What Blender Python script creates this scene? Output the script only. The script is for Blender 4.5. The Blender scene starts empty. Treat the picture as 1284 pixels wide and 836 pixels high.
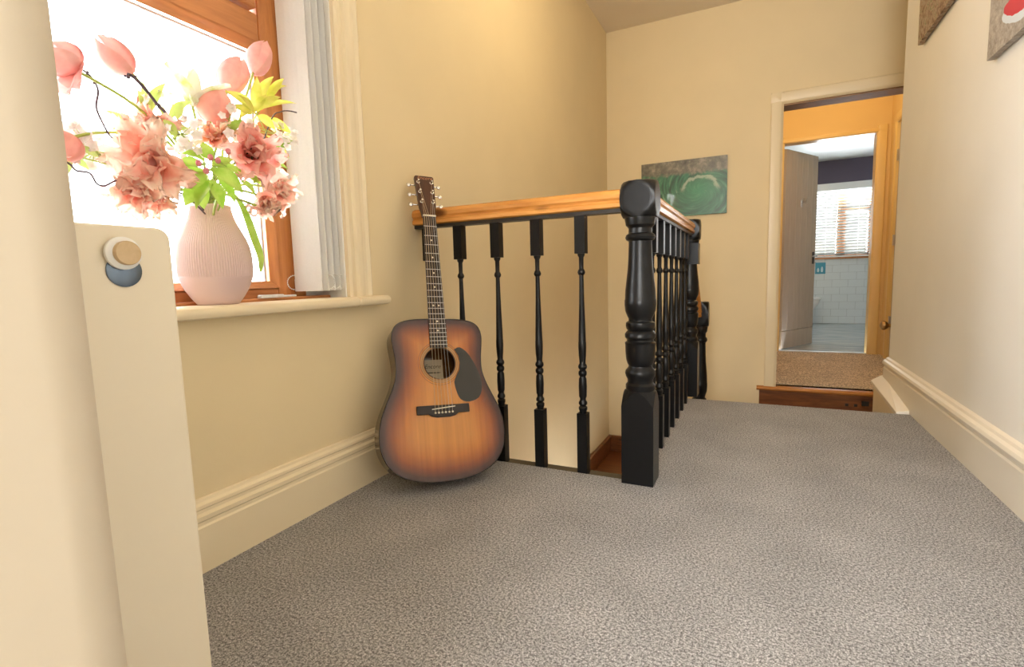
import bpy, math, random
from mathutils import Vector, Matrix
random.seed(7)
PI = math.pi
SC = bpy.context.scene
COL = SC.collection

# ------------------------------------------------------------------ camera
YAW, PITCH, ROLL, CAM_H, FPX = 0.4526, -0.1082, -0.0279, 0.666, 634.3
def cam_axes():
    cy, sy, cp, sp = math.cos(YAW), math.sin(YAW), math.cos(PITCH), math.sin(PITCH)
    f = Vector((-sy*cp, cy*cp, sp)); r = Vector((cy, sy, 0)); u = r.cross(f)
    cr, sr = math.cos(ROLL), math.sin(ROLL)
    return cr*r + sr*u, -sr*r + cr*u, f
_r, _u, _f = cam_axes()
cd = bpy.data.cameras.new('camera'); cam = bpy.data.objects.new('camera', cd); COL.objects.link(cam)
cd.sensor_fit = 'HORIZONTAL'; cd.sensor_width = 36.0; cd.lens = FPX/1284*36.0
cd.clip_start = 0.01; cd.clip_end = 200
cam.matrix_world = Matrix(((_r.x, _u.x, -_f.x, 0), (_r.y, _u.y, -_f.y, 0), (_r.z, _u.z, -_f.z, CAM_H), (0, 0, 0, 1)))
SC.camera = cam

# ------------------------------------------------------------------ world, lights, exposure
wd = bpy.data.worlds.new('overcast_sky'); SC.world = wd; wd.use_nodes = True
bg = wd.node_tree.nodes['Background']; bg.inputs[0].default_value = (0.93, 0.97, 1.0, 1); bg.inputs[1].default_value = 7.5
SC.view_settings.view_transform = 'Standard'; SC.view_settings.look = 'None'
SC.view_settings.gamma = 1.0; SC.view_settings.use_curve_mapping = False
SC.view_settings.exposure = 0.48
SC.cycles.max_bounces = 10; SC.cycles.diffuse_bounces = 6; SC.cycles.transparent_max_bounces = 12
SC.cycles.sample_clamp_indirect = 6.0

def area(name, loc, target, sx, sy, power, color):
    l = bpy.data.lights.new(name, 'AREA'); l.shape = 'RECTANGLE'; l.size = sx; l.size_y = sy; l.energy = power; l.color = color
    o = bpy.data.objects.new(name, l); COL.objects.link(o); o.location = loc
    o.rotation_euler = (Vector(target)-Vector(loc)).to_track_quat('-Z', 'Y').to_euler(); return o
def point(name, loc, power, color, r=0.08):
    l = bpy.data.lights.new(name, 'POINT'); l.energy = power; l.color = color; l.shadow_soft_size = r
    o = bpy.data.objects.new(name, l); COL.objects.link(o); o.location = loc; return o
# daylight through the window behind the photographer, the landing window and the bathroom window
area('daylight_rear_window', (0.05, -2.4, 1.55), (-0.25, 2.0, 0.9), 1.1, 1.3, 62, (1.0, 0.985, 0.965))
area('daylight_landing_window', (-1.55, 0.45, 1.35), (0.3, 1.0, 0.7), 1.2, 1.2, 36, (1.0, 0.99, 0.98))
area('daylight_bathroom_window', (1.2, 9.95, 1.4), (1.0, 7.0, 0.6), 0.9, 1.05, 115, (0.86, 0.94, 1.0))
# added unseen warm fill over the landing; ceiling lamp of the hall behind the doorway
point('landing_warm_fill', (-0.45, 2.3, 2.25), 11, (1.0, 0.78, 0.46), 0.18)
point('hall_ceiling_lamp', (0.55, 5.3, 2.2), 12, (1.0, 0.76, 0.42), 0.1)

# ------------------------------------------------------------------ helpers
def tag(o, label=None, cat=None, group=None, kind=None):
    if label: o['label'] = label
    if cat: o['category'] = cat
    if group: o['group'] = group
    if kind: o['kind'] = kind
    return o
def thing(name, loc, label, cat, group=None, mat=None):
    o = bpy.data.objects.new(name, None); COL.objects.link(o); o.empty_display_size = 0.05
    if mat is not None: o.matrix_world = mat
    else: o.location = loc
    return tag(o, label, cat, group)
def sthing(name, loc, label=None):
    o = bpy.data.objects.new(name, None); COL.objects.link(o); o.empty_display_size = 0.05; o.location = loc
    return tag(o, label, None, None, 'structure')
def root_loc(p):
    v = Vector((0, 0, 0))
    while p is not None: v = v + p.location; p = p.parent
    return v

class MB:
    def __init__(s): s.v = []; s.f = []; s.att = None
    def add(s, vs, fs):
        n = len(s.v); s.v += [Vector(q) for q in vs]; s.f += [tuple(i+n for i in f) for f in fs]; return s
    def box(s, x0, x1, y0, y1, z0, z1):
        return s.add([(x0,y0,z0),(x1,y0,z0),(x1,y1,z0),(x0,y1,z0),(x0,y0,z1),(x1,y0,z1),(x1,y1,z1),(x0,y1,z1)],
                     [(0,3,2,1),(4,5,6,7),(0,1,5,4),(1,2,6,5),(2,3,7,6),(3,0,4,7)])
    def sweep(s, prof, p0, p1, side, up=(0,0,1)):
        # prof: (a along side, b along up); extruded p0 -> p1
        side = Vector(side); up = Vector(up); p0 = Vector(p0); p1 = Vector(p1); n = len(prof)
        vs = [p0+side*a+up*b for a, b in prof] + [p1+side*a+up*b for a, b in prof]
        fs = [(i, (i+1) % n, n+(i+1) % n, n+i) for i in range(n)] + [tuple(range(n))[::-1], tuple(range(n, 2*n))]
        return s.add(vs, fs)
    def lathe(s, prof, c=(0,0,0), seg=24, caps=True, rfun=None):
        c = Vector(c); vs = []; fs = []
        for r, z in prof:
            for k in range(seg):
                a = 2*PI*k/seg; rr = rfun(r, z, a) if rfun else r
                vs.append(c+Vector((rr*math.cos(a), rr*math.sin(a), z)))
        for i in range(len(prof)-1):
            for k in range(seg):
                k2 = (k+1) % seg; fs.append((i*seg+k, i*seg+k2, (i+1)*seg+k2, (i+1)*seg+k))
        if caps: fs += [tuple(range(seg))[::-1], tuple(range((len(prof)-1)*seg, len(prof)*seg))]
        return s.add(vs, fs)
    def tube(s, pts, r, seg=6, taper=None):
        pts = [Vector(p) for p in pts]; n = len(pts); vs = []; fs = []; prev = None
        for i, p in enumerate(pts):
            d = (pts[min(i+1, n-1)]-pts[max(i-1, 0)]).normalized()
            a = prev if prev is not None else (Vector((0,0,1)) if abs(d.z) < .9 else Vector((1,0,0)))
            a = (a-d*a.dot(d)).normalized(); prev = a; b = d.cross(a)
            rr = r if taper is None else r+(taper-r)*i/max(1, n-1)
            for k in range(seg):
                t = 2*PI*k/seg; vs.append(p+a*rr*math.cos(t)+b*rr*math.sin(t))
        for i in range(n-1):
            for k in range(seg):
                k2 = (k+1) % seg; fs.append((i*seg+k, i*seg+k2, (i+1)*seg+k2, (i+1)*seg+k))
        fs += [tuple(range(seg))[::-1], tuple(range((n-1)*seg, n*seg))]
        return s.add(vs, fs)
    def slab(s, poly, z0, z1):
        n = len(poly)
        return s.add([(x, y, z0) for x, y in poly]+[(x, y, z1) for x, y in poly],
                     [(i, (i+1) % n, n+(i+1) % n, n+i) for i in range(n)]+[tuple(range(n))[::-1], tuple(range(n, 2*n))])
    def ball(s, c, rx, ry=None, rz=None, seg=10, rings=7):
        ry = ry or rx; rz = rz or rx; c = Vector(c); vs = [c+Vector((0,0,-rz))]; fs = []
        for i in range(1, rings):
            t = -PI/2+PI*i/rings
            for k in range(seg):
                a = 2*PI*k/seg; vs.append(c+Vector((rx*math.cos(t)*math.cos(a), ry*math.cos(t)*math.sin(a), rz*math.sin(t))))
        vs.append(c+Vector((0,0,rz)))
        for k in range(seg): fs.append((0, 1+(k+1) % seg, 1+k))
        for i in range(rings-2):
            for k in range(seg):
                k2 = (k+1) % seg; o = 1+i*seg; fs.append((o+k, o+k2, o+seg+k2, o+seg+k))
        o = 1+(rings-2)*seg
        for k in range(seg): fs.append((o+k, o+(k+1) % seg, len(vs)-1))
        return s.add(vs, fs)
    def xf(s, m): s.v = [m @ q for q in s.v]; return s
    def build(s, name, mat, parent=None, smooth=False, world=True, bevel=0, solid=0, sub=0, label=None, auto=None):
        off = root_loc(parent) if (parent is not None and world) else Vector((0,0,0))
        org = Vector((0,0,0))
        if parent is None:      # origin at the base of the mesh
            xs = [q.x for q in s.v]; ys = [q.y for q in s.v]; zs = [q.z for q in s.v]
            org = Vector(((min(xs)+max(xs))/2, (min(ys)+max(ys))/2, min(zs)))
        me = bpy.data.meshes.new(name)
        me.from_pydata([tuple(q-off-org) for q in s.v], [], s.f); me.validate(); me.update()
        if s.att:
            for an, vals in s.att.items():
                a = me.attributes.new(an, 'FLOAT', 'POINT')
                for i, x in enumerate(vals): a.data[i].value = x
        if smooth: me.shade_smooth()
        if auto is not None:
            me.shade_smooth(); me.set_sharp_from_angle(angle=math.radians(auto))
        me.materials.append(mat)
        o = bpy.data.objects.new(name, me); COL.objects.link(o)
        if parent is not None: o.parent = parent
        else: o.location = org
        if solid:
            m = o.modifiers.new('solid', 'SOLIDIFY'); m.thickness = solid; m.offset = 0
        if bevel:
            m = o.modifiers.new('bevel', 'BEVEL'); m.width = bevel; m.segments = 2; m.limit_method = 'ANGLE'; m.angle_limit = math.radians(40)
        if sub:
            m = o.modifiers.new('sub', 'SUBSURF'); m.levels = sub; m.render_levels = sub
        if label: o['label'] = label
        return o
def dup(o, parent, loc=None):
    c = o.copy(); COL.objects.link(c); c.parent = parent
    if loc is not None: c.location = loc
    return c

# ------------------------------------------------------------------ materials
def nmat(name, base=(.8,.8,.8), rough=.5, metal=0.0, spec=.5):
    m = bpy.data.materials.new(name); m.use_nodes = True
    b = m.node_tree.nodes['Principled BSDF']
    b.inputs['Base Color'].default_value = (*base, 1); b.inputs['Roughness'].default_value = rough
    b.inputs['Metallic'].default_value = metal; b.inputs['Specular IOR Level'].default_value = spec
    return m, m.node_tree, b
def nd(nt, t, **kw):
    n = nt.nodes.new(t)
    for k, v in kw.items(): setattr(n, k, v)
    return n
def ramp(nt, stops, interp='LINEAR'):
    r = nd(nt, 'ShaderNodeValToRGB'); e = r.color_ramp.elements; r.color_ramp.interpolation = interp
    while len(e) < len(stops): e.new(0.5)
    for i, (p, c) in enumerate(stops): e[i].position = p; e[i].color = (*c, 1)
    return r
def coords(nt, scale=(1,1,1), rot=(0,0,0)):
    t = nd(nt, 'ShaderNodeTexCoord'); mp = nd(nt, 'ShaderNodeMapping')
    mp.inputs['Scale'].default_value = scale; mp.inputs['Rotation'].default_value = rot
    nt.links.new(t.outputs['Object'], mp.inputs['Vector']); return mp.outputs['Vector']
def noise(nt, vec, scale, detail=4, rough=.5, dist=0):
    n = nd(nt, 'ShaderNodeTexNoise'); n.inputs['Scale'].default_value = scale; n.inputs['Detail'].default_value = detail
    n.inputs['Roughness'].default_value = rough; n.inputs['Distortion'].default_value = dist
    nt.links.new(vec, n.inputs['Vector']); return n
def bump(nt, b, h, strength, dist=.01):
    bm = nd(nt, 'ShaderNodeBump'); bm.inputs['Strength'].default_value = strength; bm.inputs['Distance'].default_value = dist
    nt.links.new(h, bm.inputs['Height']); nt.links.new(bm.outputs[0], b.inputs['Normal'])
def mixc(nt, fac, a, b, mode='MIX'):
    m = nd(nt, 'ShaderNodeMix', data_type='RGBA', blend_type=mode)
    for sock, v in ((m.inputs[0], fac), (m.inputs[6], a), (m.inputs[7], b)):
        if hasattr(v, 'is_linked'): nt.links.new(v, sock)
        elif isinstance(v, tuple): sock.default_value = (*v, 1)
        else: sock.default_value = v
    return m.outputs[2]
def mat_paint(name, c, rough=.6, var=.04, bs=.06, scale=60, spec=.35):
    m, nt, b = nmat(name, c, rough, 0, spec); v = coords(nt)
    n = noise(nt, v, 3, 3); r = ramp(nt, [(.3, tuple(x*(1-var) for x in c)), (.7, tuple(min(1, x*(1+var)) for x in c))])
    nt.links.new(n.outputs['Fac'], r.inputs['Fac']); nt.links.new(r.outputs[0], b.inputs['Base Color'])
    n2 = noise(nt, v, scale, 3); bump(nt, b, n2.outputs['Fac'], bs, .004); return m
def mat_wood(name, c1, c2, scale, rough=.35, knots=None, dist=1.2, bs=.05, spec=.5):
    m, nt, b = nmat(name, c1, rough, 0, spec); v = coords(nt, scale)
    n = noise(nt, v, 1, 6, .6, dist); r = ramp(nt, [(.3, c1), (.5, tuple((x+y)/2 for x, y in zip(c1, c2))), (.72, c2)])
    nt.links.new(n.outputs['Fac'], r.inputs['Fac']); col = r.outputs[0]
    if knots:
        vo = nd(nt, 'ShaderNodeTexVoronoi'); vo.inputs['Scale'].default_value = knots[0]; v2 = coords(nt, knots[1]); nt.links.new(v2, vo.inputs['Vector'])
        kr = ramp(nt, [(0, (1,1,1)), (.07, (.8,.8,.8)), (.14, (0,0,0))]); nt.links.new(vo.outputs['Distance'], kr.inputs['Fac'])
        col = mixc(nt, kr.outputs[0], col, knots[2])
    nt.links.new(col, b.inputs['Base Color']); bump(nt, b, n.outputs['Fac'], bs, .003); return m
def mat_petal(name, c, edge, amount=.34):
    m, nt, b = nmat(name, c, .5, 0, .2); at = nd(nt, 'ShaderNodeAttribute', attribute_name='pe'); n = noise(nt, coords(nt), 120, 3)
    ad = nd(nt, 'ShaderNodeMath', operation='MULTIPLY_ADD'); nt.links.new(n.outputs['Fac'], ad.inputs[0]); ad.inputs[1].default_value = .5; nt.links.new(at.outputs['Fac'], ad.inputs[2])
    r = ramp(nt, [(.3, c), (.95, edge)]); nt.links.new(ad.outputs[0], r.inputs['Fac']); nt.links.new(r.outputs[0], b.inputs['Base Color'])
    t = nd(nt, 'ShaderNodeBsdfTranslucent'); nt.links.new(r.outputs[0], t.inputs['Color']); mx = nd(nt, 'ShaderNodeMixShader'); mx.inputs[0].default_value = amount
    nt.links.new(b.outputs[0], mx.inputs[1]); nt.links.new(t.outputs[0], mx.inputs[2]); nt.links.new(mx.outputs[0], nt.nodes['Material Output'].inputs['Surface']); return m
def mat_translucent(name, c, c2=None, amount=.45, rough=.5, scale=30, stretch=(1,1,1), thr=(.35,.65)):
    m, nt, b = nmat(name, c, rough, 0, .25); v = coords(nt, stretch)
    n = noise(nt, v, scale, 3); r = ramp(nt, [(thr[0], c), (thr[1], c2 or c)])
    nt.links.new(n.outputs['Fac'], r.inputs['Fac']); nt.links.new(r.outputs[0], b.inputs['Base Color'])
    t = nd(nt, 'ShaderNodeBsdfTranslucent'); nt.links.new(r.outputs[0], t.inputs['Color'])
    mx = nd(nt, 'ShaderNodeMixShader'); mx.inputs[0].default_value = amount
    nt.links.new(b.outputs[0], mx.inputs[1]); nt.links.new(t.outputs[0], mx.inputs[2])
    nt.links.new(mx.outputs[0], nt.nodes['Material Output'].inputs['Surface']); return m

M = {}
M['wall'] = mat_paint('wall_cream', (.765, .64, .41), .75, .02, .05, 90, .2)
M['wall_r'] = mat_paint('wall_pale', (.81, .785, .73), .75, .02, .05, 90, .2)
M['wall_hall'] = mat_paint('wall_hall_yellow', (.76, .57, .28), .75, .02, .05, 90, .2)
M['ceil'] = mat_paint('ceiling_white', (.80, .72, .60), .85, .02, .04, 60, .2)
M['casing'] = mat_paint('wall_gloss_paint', (.76, .64, .42), .35, .015, .02, 30, .4)
M['gloss'] = mat_paint('cream_gloss_paint', (.80, .69, .49), .32, .015, .02, 30, .45)
M['gloss_w'] = mat_paint('pale_gloss_paint', (.80, .74, .63), .32, .015, .02, 30, .45)
M['white'] = mat_paint('white_paint', (.82, .82, .80), .4, .01, .02, 30, .4)
M['panel'] = mat_paint('panel_cream', (.78, .70, .55), .45, .01, .02, 30, .4)
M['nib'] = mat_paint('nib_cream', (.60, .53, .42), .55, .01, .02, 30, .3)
M['purple'] = mat_paint('bath_plum_wall', (.13, .11, .15), .8, .03, .05, 60, .2)
M['tile'] = mat_paint('bath_tile', (.68, .73, .75), .2, .04, .01, 20, .5)
M['grout'] = mat_paint('tile_grout', (.48, .51, .52), .8, .03, .05, 80, .2)
M['black'] = mat_paint('black_satin', (.005, .005, .0055), .30, .2, .10, 420, .28)
M['pine'] = mat_wood('pine_rail', (.78, .38, .10), (.50, .19, .035), (3, 26, 26), .25, (1.5, (2.1, .9, 5), (.11, .03, .008)))
M['pine_y'] = mat_wood('pine_rail_deep', (.74, .36, .11), (.44, .17, .035), (26, 3, 26), .25, (1.5, (8, 2.1, 8), (.11, .03, .008)))
M['stairwood'] = mat_wood('stained_stair_wood', (.26, .095, .028), (.09, .028, .009), (4, 30, 30), .3, (1.4, (3, 9, 9), (.02, .006, .003)))
M['frame'] = mat_wood('golden_oak_frame_v', (.62, .25, .075), (.36, .12, .03), (30, 30, 3), .35, None, .9)
M['frame_h'] = mat_wood('golden_oak_frame_h', (.62, .27, .10), (.40, .15, .05), (30, 3, 30), .35, None, .9)
M['planks'] = mat_wood('door_boards', (.50, .45, .40), (.43, .385, .34), (22, 22, 2), .5, None, .8)
M['lintelwood'] = mat_wood('lintel_wood', (.34, .20, .10), (.20, .11, .05), (3, 20, 20), .6)
M['chrome'] = nmat('chrome', (.75, .76, .78), .12, 1.0)[0]
M['steel'] = nmat('brushed_steel', (.55, .54, .52), .3, 1.0)[0]
M['dark'] = mat_paint('dark_fitting', (.03, .025, .02), .4, .1, .05, 60)
M['tan'] = mat_wood('tan_knob', (.62, .46, .27), (.52, .37, .20), (60, 60, 60), .4)
M['plastic'] = mat_paint('white_plastic', (.85, .85, .84), .3, .01, .01, 20, .5)

def mat_carpet(name, c, scale=1.0):
    m, nt, b = nmat(name, c, .95, 0, .1); v = coords(nt)
    n1 = noise(nt, v, 430*scale, 2, .75); n2 = noise(nt, v, 190*scale, 2, .6); n3 = noise(nt, v, 5, 2)
    r = ramp(nt, [(.30, tuple(x*.25 for x in c)), (.44, tuple(x*.75 for x in c)), (.56, tuple(x*1.30 for x in c)), (.70, tuple(min(1, x*1.9) for x in c))])
    nt.links.new(n1.outputs['Fac'], r.inputs['Fac'])
    r2 = ramp(nt, [(.36, (.5,.49,.49)), (.62, (1.35,1.35,1.35))]); nt.links.new(n2.outputs['Fac'], r2.inputs['Fac'])
    r3 = ramp(nt, [(.3, (.9,.9,.9)), (.7, (1.08,1.08,1.08))]); nt.links.new(n3.outputs['Fac'], r3.inputs['Fac'])
    c1 = mixc(nt, 1.0, r.outputs[0], r2.outputs[0], 'MULTIPLY'); c2 = mixc(nt, 1.0, c1, r3.outputs[0], 'MULTIPLY')
    nt.links.new(c2, b.inputs['Base Color']); bump(nt, b, n1.outputs['Fac'], .9, .006); return m
M['carpet'] = mat_carpet('grey_carpet', (.405, .398, .400))
M['carpet_hall'] = mat_carpet('beige_hall_carpet', (.62, .54, .46), .5)

def mat_vinyl():
    m, nt, b = nmat('bath_vinyl', (.35,.4,.42), .22, 0, .5); v = coords(nt, (1.2, 9, 1))
    n = noise(nt, v, 2.2, 5, .6, .6); r = ramp(nt, [(.3, (.22,.26,.28)), (.52, (.42,.47,.50)), (.72, (.64,.68,.70))])
    nt.links.new(n.outputs['Fac'], r.inputs['Fac']); nt.links.new(r.outputs[0], b.inputs['Base Color']); return m
M['vinyl'] = mat_vinyl()
def mat_glass():
    m = bpy.data.materials.new('window_glass'); m.use_nodes = True; nt = m.node_tree
    nt.nodes.remove(nt.nodes['Principled BSDF'])
    t = nd(nt, 'ShaderNodeBsdfTransparent'); t.inputs[0].default_value = (.97,.98,.98,1)
    g = nd(nt, 'ShaderNodeBsdfGlossy'); g.inputs['Roughness'].default_value = .02
    fr = nd(nt, 'ShaderNodeFresnel'); fr.inputs[0].default_value = 1.45
    mx = nd(nt, 'ShaderNodeMixShader'); nt.links.new(fr.outputs[0], mx.inputs[0]); nt.links.new(t.outputs[0], mx.inputs[1]); nt.links.new(g.outputs[0], mx.inputs[2])
    nt.links.new(mx.outputs[0], nt.nodes['Material Output'].inputs['Surface']); return m
M['glass'] = mat_glass()

# ------------------------------------------------------------------ the setting
XW, XR, YF, ZC = -1.173, 0.659, 4.35, 2.66
YB, XN = 1.6136, -0.3316          # front balustrade line, side balustrade line
YE, YW2 = 2.81, 3.37              # landing edge, end of the right wall
ZH, ZL = -0.22, -0.90             # hall floor, lower landing
def st(name, mb, mat, bevel=0, auto=None):
    o = mb.build(name, mat, None, bevel=bevel, auto=auto); o['kind'] = 'structure'; return o

m = MB(); m.slab([(XW-.02, -2.5), (XR+.02, -2.5), (XR+.02, YE), (XN-.035, YE), (XN-.035, 1.600), (XW-.02, 1.600)], -.20, 0)
st('floor', m, M['carpet'], bevel=.006)
m = MB(); m.slab([(XW, 1.596), (XN, 1.596), (XN, 1.655), (XW, 1.655)], -.20, -.008)
st('trim_1', m, mat_paint('taupe_edge_strip', (.07, .055, .035), .5), bevel=.003)
# left wall with the window opening
WY0, WY1, WZ0, WZ1 = 0.02, 1.225, 0.600, 2.10
m = MB()
m.box(XW-.30, XW, -2.5, WY0, -2.6, ZC); m.box(XW-.30, XW, WY1, YF+.12, -2.6, ZC)
m.box(XW-.30, XW, WY0, WY1, -2.6, WZ0); m.box(XW-.30, XW, WY0, WY1, WZ1, ZC)
st('wall_left', m, M['wall'])
m = MB(); m.box(XR, XR+.14, -2.5, YW2, -1.2, ZC); m.box(XR+.14, XR+1.3, YW2-.12, YW2, -1.2, ZC); st('wall_right', m, M['wall_r'], bevel=.004)
# far wall with the hall doorway
DX0, DX1, DZ1 = 0.145, 0.93, 1.875
m = MB(); m.box(XW, DX0, YF, YF+.13, -2.6, ZC); m.box(DX0, DX1, YF, YF+.13, DZ1, ZC); m.box(DX1, XR+1.3, YF, YF+.13, -1.2, ZC); m.box(DX0, DX1, YF+.03, YF+.13, -1.2, ZH-.03)
st('wall_far', m, M['wall'])
m = MB(); m.box(XR+1.2, XR+1.3, YW2, YF, -1.2, ZC); st('wall_side_end', m, M['wall'])
m = MB(); m.box(XW-.3, 2.0, 1.5, YF+.13, -2.7, -2.6); st('floor_lower', m, M['stairwood'])
m = MB(); m.box(XW-.3, XR+1.3, -2.6, YF+.13, ZC, ZC+.1); st('ceiling', m, M['ceil'])
# wall behind the photographer, with its own window opening
m = MB(); m.box(XW-.3, -.65, -2.62, -2.5, 0, ZC); m.box(.60, XR+.14, -2.62, -2.5, 0, ZC); m.box(-.65, .60, -2.62, -2.5, 0, .75); m.box(-.65, .60, -2.62, -2.5, 2.3, ZC)
st('wall_back', m, M['wall_r'])
m = MB(); m.box(-.65, .60, -2.58, -2.54, .75, .82); m.box(-.65, .60, -2.58, -2.54, 2.23, 2.3); m.box(-.65, -.58, -2.58, -2.54, .82, 2.23); m.box(.53, .60, -2.58, -2.54, .82, 2.23)
st('window_2', m, M['white'], bevel=.004)
# wall end close to the camera on the left
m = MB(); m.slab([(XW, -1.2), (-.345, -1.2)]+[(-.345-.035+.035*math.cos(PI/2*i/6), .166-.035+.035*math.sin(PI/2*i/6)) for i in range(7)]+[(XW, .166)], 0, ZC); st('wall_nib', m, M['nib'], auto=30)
# stairwell: lower landing, steps, far flight walls
sw = thing('staircase', (0, 3.6, ZL), 'dark stained wooden stairs dropping away beyond the carpeted landing edge', 'stairs')
m = MB(); m.box(XW+.002, 1.85, 3.45, YF-.002, ZL-.04, ZL); m.build('landing_board', M['stairwood'], sw)
for i in range(3):
    z = -.225*(i+1); y = YE+.215*i
    MB().box(XN+.02, XR, y+.0, y+.24, z-.035, z).build('tread', M['stairwood'], sw, bevel=.008)
    MB().box(XN+.02, XR, y+.002, y+.02, z, -.205 if i == 0 else z+.19).build('riser', M['stairwood'], sw)
MB().box(XN+.02, XR, YE+.645, YE+.66, ZL, -.71).build('riser', M['stairwood'], sw)
for i in range(8):
    y = 3.45-.23*i; z = ZL-.2*(i+1)
    MB().box(XW, XN, y-.25, y, z-.035, z).build('tread', M['stairwood'], sw, bevel=.008)
for i in range(2):   # steps up to the hall
    z = ZH-.225*(i+1)
    MB().box(.02, DX1, YF-.20*(i+1), YF-.2*i, z-.035, z).build('tread', M['stairwood'], sw, bevel=.008)
hs_ = thing('hall_step', (.4, YF, ZH-.25), 'dark wooden step up into the hall doorway with a rounded pine nosing', 'step')
nosp = [(-.02, -.03), (.09, -.03), (.09, 0), (-.02, 0), (-.032, -.006), (-.036, -.015), (-.032, -.024)]
m = MB(); m.sweep([(b, a) for b, a in nosp], (.01, YF-.01, ZH), (.775, YF-.01, ZH), (0, 1, 0)); m.build('nosing', mat_wood('nosing_pine', (.62, .27, .07), (.36, .13, .03), (3, 30, 30), .25), hs_, auto=40)
rz = ZH-.03
MB().box(.03, .775, YF-.012, YF+.005, ZH-.27, rz).build('riser', M['stairwood'], hs_)
for x in (.60, .655): MB().box(x, x+.02, YF-.016, YF-.010, ZH-.115, ZH-.095).build('knot', M['dark'], hs_)
MB().box(.70, .745, YF-.016, YF-.010, ZH-.105, ZH-.07).build('knot', M['dark'], hs_)
MB().box(XW, XW+.022, 3.30, YF, ZL, ZL+.135).build('wall_string', M['stairwood'], sw, bevel=.006)
MB().box(XW, XN+.2, YF-.022, YF, ZL, ZL+.135).build('wall_string', M['stairwood'], sw, bevel=.006)
MB().box(XW, XW+.03, 3.30, YF, ZL+.135, ZL+.15).build('string_cap', M['stairwood'], sw, bevel=.005)
MB().box(XW, XN+.2, YF-.03, YF, ZL+.135, ZL+.15).build('string_cap', M['stairwood'], sw, bevel=.005)
# stairwell lining below the landing
m = MB(); m.box(XN-.02, XN+.02, 1.66, YE, -2.6, -.20); st('wall_stair_side', m, M['wall'])
m = MB(); m.box(XW, XN, 1.60, 1.66, -2.6, -.20); st('wall_stair_front', m, M['wall'])
m = MB(); m.box(XR-.02, 1.9, 3.30, 3.34, -1.2, -.02); st('wall_stair_end', m, M['wall'])

# white painted capping that slopes along the right wall past the landing edge
wc = thing('stair_string_capping', (.62, 3.1, -.1), 'pale painted sloping ledge along the right wall past the landing edge', 'ledge')
top = [(.588, 2.815, .006), (XR, 2.815, .020), (XR, 3.41, .085), (.588, 3.41, .040)]
m = MB(); m.add([(x, y, z-.022) for x, y, z in top]+top, [(0,3,2,1),(4,5,6,7),(0,1,5,4),(1,2,6,5),(2,3,7,6),(3,0,4,7)]); m.build('cap', M['gloss_w'], wc, bevel=.003)
m = MB(); m.add([(.60, 2.83, -.35), (XR, 2.83, -.35), (XR, 3.39, -.35), (.60, 3.39, -.35), (.60, 2.83, -.012), (XR, 2.83, -.002), (XR, 3.39, .06), (.60, 3.39, .018)], [(0,3,2,1),(4,5,6,7),(0,1,5,4),(1,2,6,5),(2,3,7,6),(3,0,4,7)]); m.build('side_board', M['gloss'], wc)

# skirting boards
skl = [(0, 0), (.022, 0), (.022, .108), (.018, .112), (.017, .120), (.021, .124), (.021, .134), (.013, .140), (.012, .147), (.016, .151), (.015, .158), (.008, .164), (.006, .170), (0, .172)]
m = MB(); m.sweep(skl, (XW, .15, 0), (XW, 1.60, 0), (1, 0, 0)); st('baseboard_left', m, M['gloss'], auto=30)
skr = [(0, 0), (.022, 0), (.022, .120), (.017, .125), (.017, .132), (.026, .140), (.028, .150), (.024, .160), (.014, .166), (.010, .174), (0, .180)]
m = MB(); m.sweep([(-a, b) for a, b in skr], (XR, -2.5, 0), (XR, YW2+.01, 0), (1, 0, 0)); st('baseboard_right', m, M['gloss_w'], auto=30)
m = MB(); m.sweep(skr, (XR, YW2, 0), (XR+.9, YW2, 0), (0, 1, 0)); st('baseboard_end', m, M['gloss_w'], auto=30)

# doorway to the hall: casing and lining
dc = sthing('trim_2', (DX0, YF, ZH))
cp = [(0, 0), (.085, 0), (.085, .014), (.078, .020), (.02, .022), (.010, .018), (.004, .012), (0, .010)]
MB().sweep([(-a, -b) for a, b in cp], (DX0, YF, ZH), (DX0, YF, DZ1+.085), (1, 0, 0), (0, 1, 0)).build('casing_upright', M['casing'], dc, auto=30)
MB().sweep([(a, -b) for a, b in cp], (DX0-.085, YF, DZ1), (DX1+.085, YF, DZ1), (0, 0, 1), (0, 1, 0)).build('casing_head', M['casing'], dc, auto=30)
MB().box(DX0, DX1, YF-.004, YF+.15, DZ1-.012, DZ1).build('lining_head', M['lintelwood'], dc, bevel=.002)
MB().box(DX0-.012, DX0, YF, YF+.15, ZH, DZ1).build('lining_upright', M['casing'], dc)

# hall behind the doorway
YH, HXR = 6.32, 1.16
m = MB(); m.box(-.2, 1.5, YF+.02, YH+.02, ZH-.1, ZH); st('floor_hall', m, M['carpet_hall'], bevel=.004)
BX0, BX1, BZ1 = .228, 1.04, 2.01
m = MB(); m.box(-.3, BX0-.02, YH, YH+.1, ZH, ZC); m.box(BX0-.02, BX1+.02, YH, YH+.1, BZ1+.02, ZC); m.box(BX1+.02, 2.6, YH, YH+.1, ZH, ZC); st('wall_hall_far', m, M['wall_hall'])
m = MB(); m.box(-.3, -.2, YF+.13, YH, ZH, ZC); st('wall_hall_left', m, M['wall_hall'])
m = MB(); m.box(HXR, HXR+.1, YF+.13, 5.20, ZH, ZC); m.box(HXR, HXR+.1, 5.20, 6.02, 2.02, ZC); m.box(HXR, HXR+.1, 6.02, YH, ZH, ZC); st('wall_hall_right', m, M['wall_hall'])
m = MB(); m.box(-.3, 2.6, YF+.1, YH+.1, ZC-.02, ZC+.08); st('ceiling_hall', m, M['ceil'])
bt = sthing('trim_3', (BX0, YH, ZH))
M['hallgloss'] = mat_paint('hall_casing_paint', (.76, .56, .24), .35, .02, .02, 30, .4)
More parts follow.
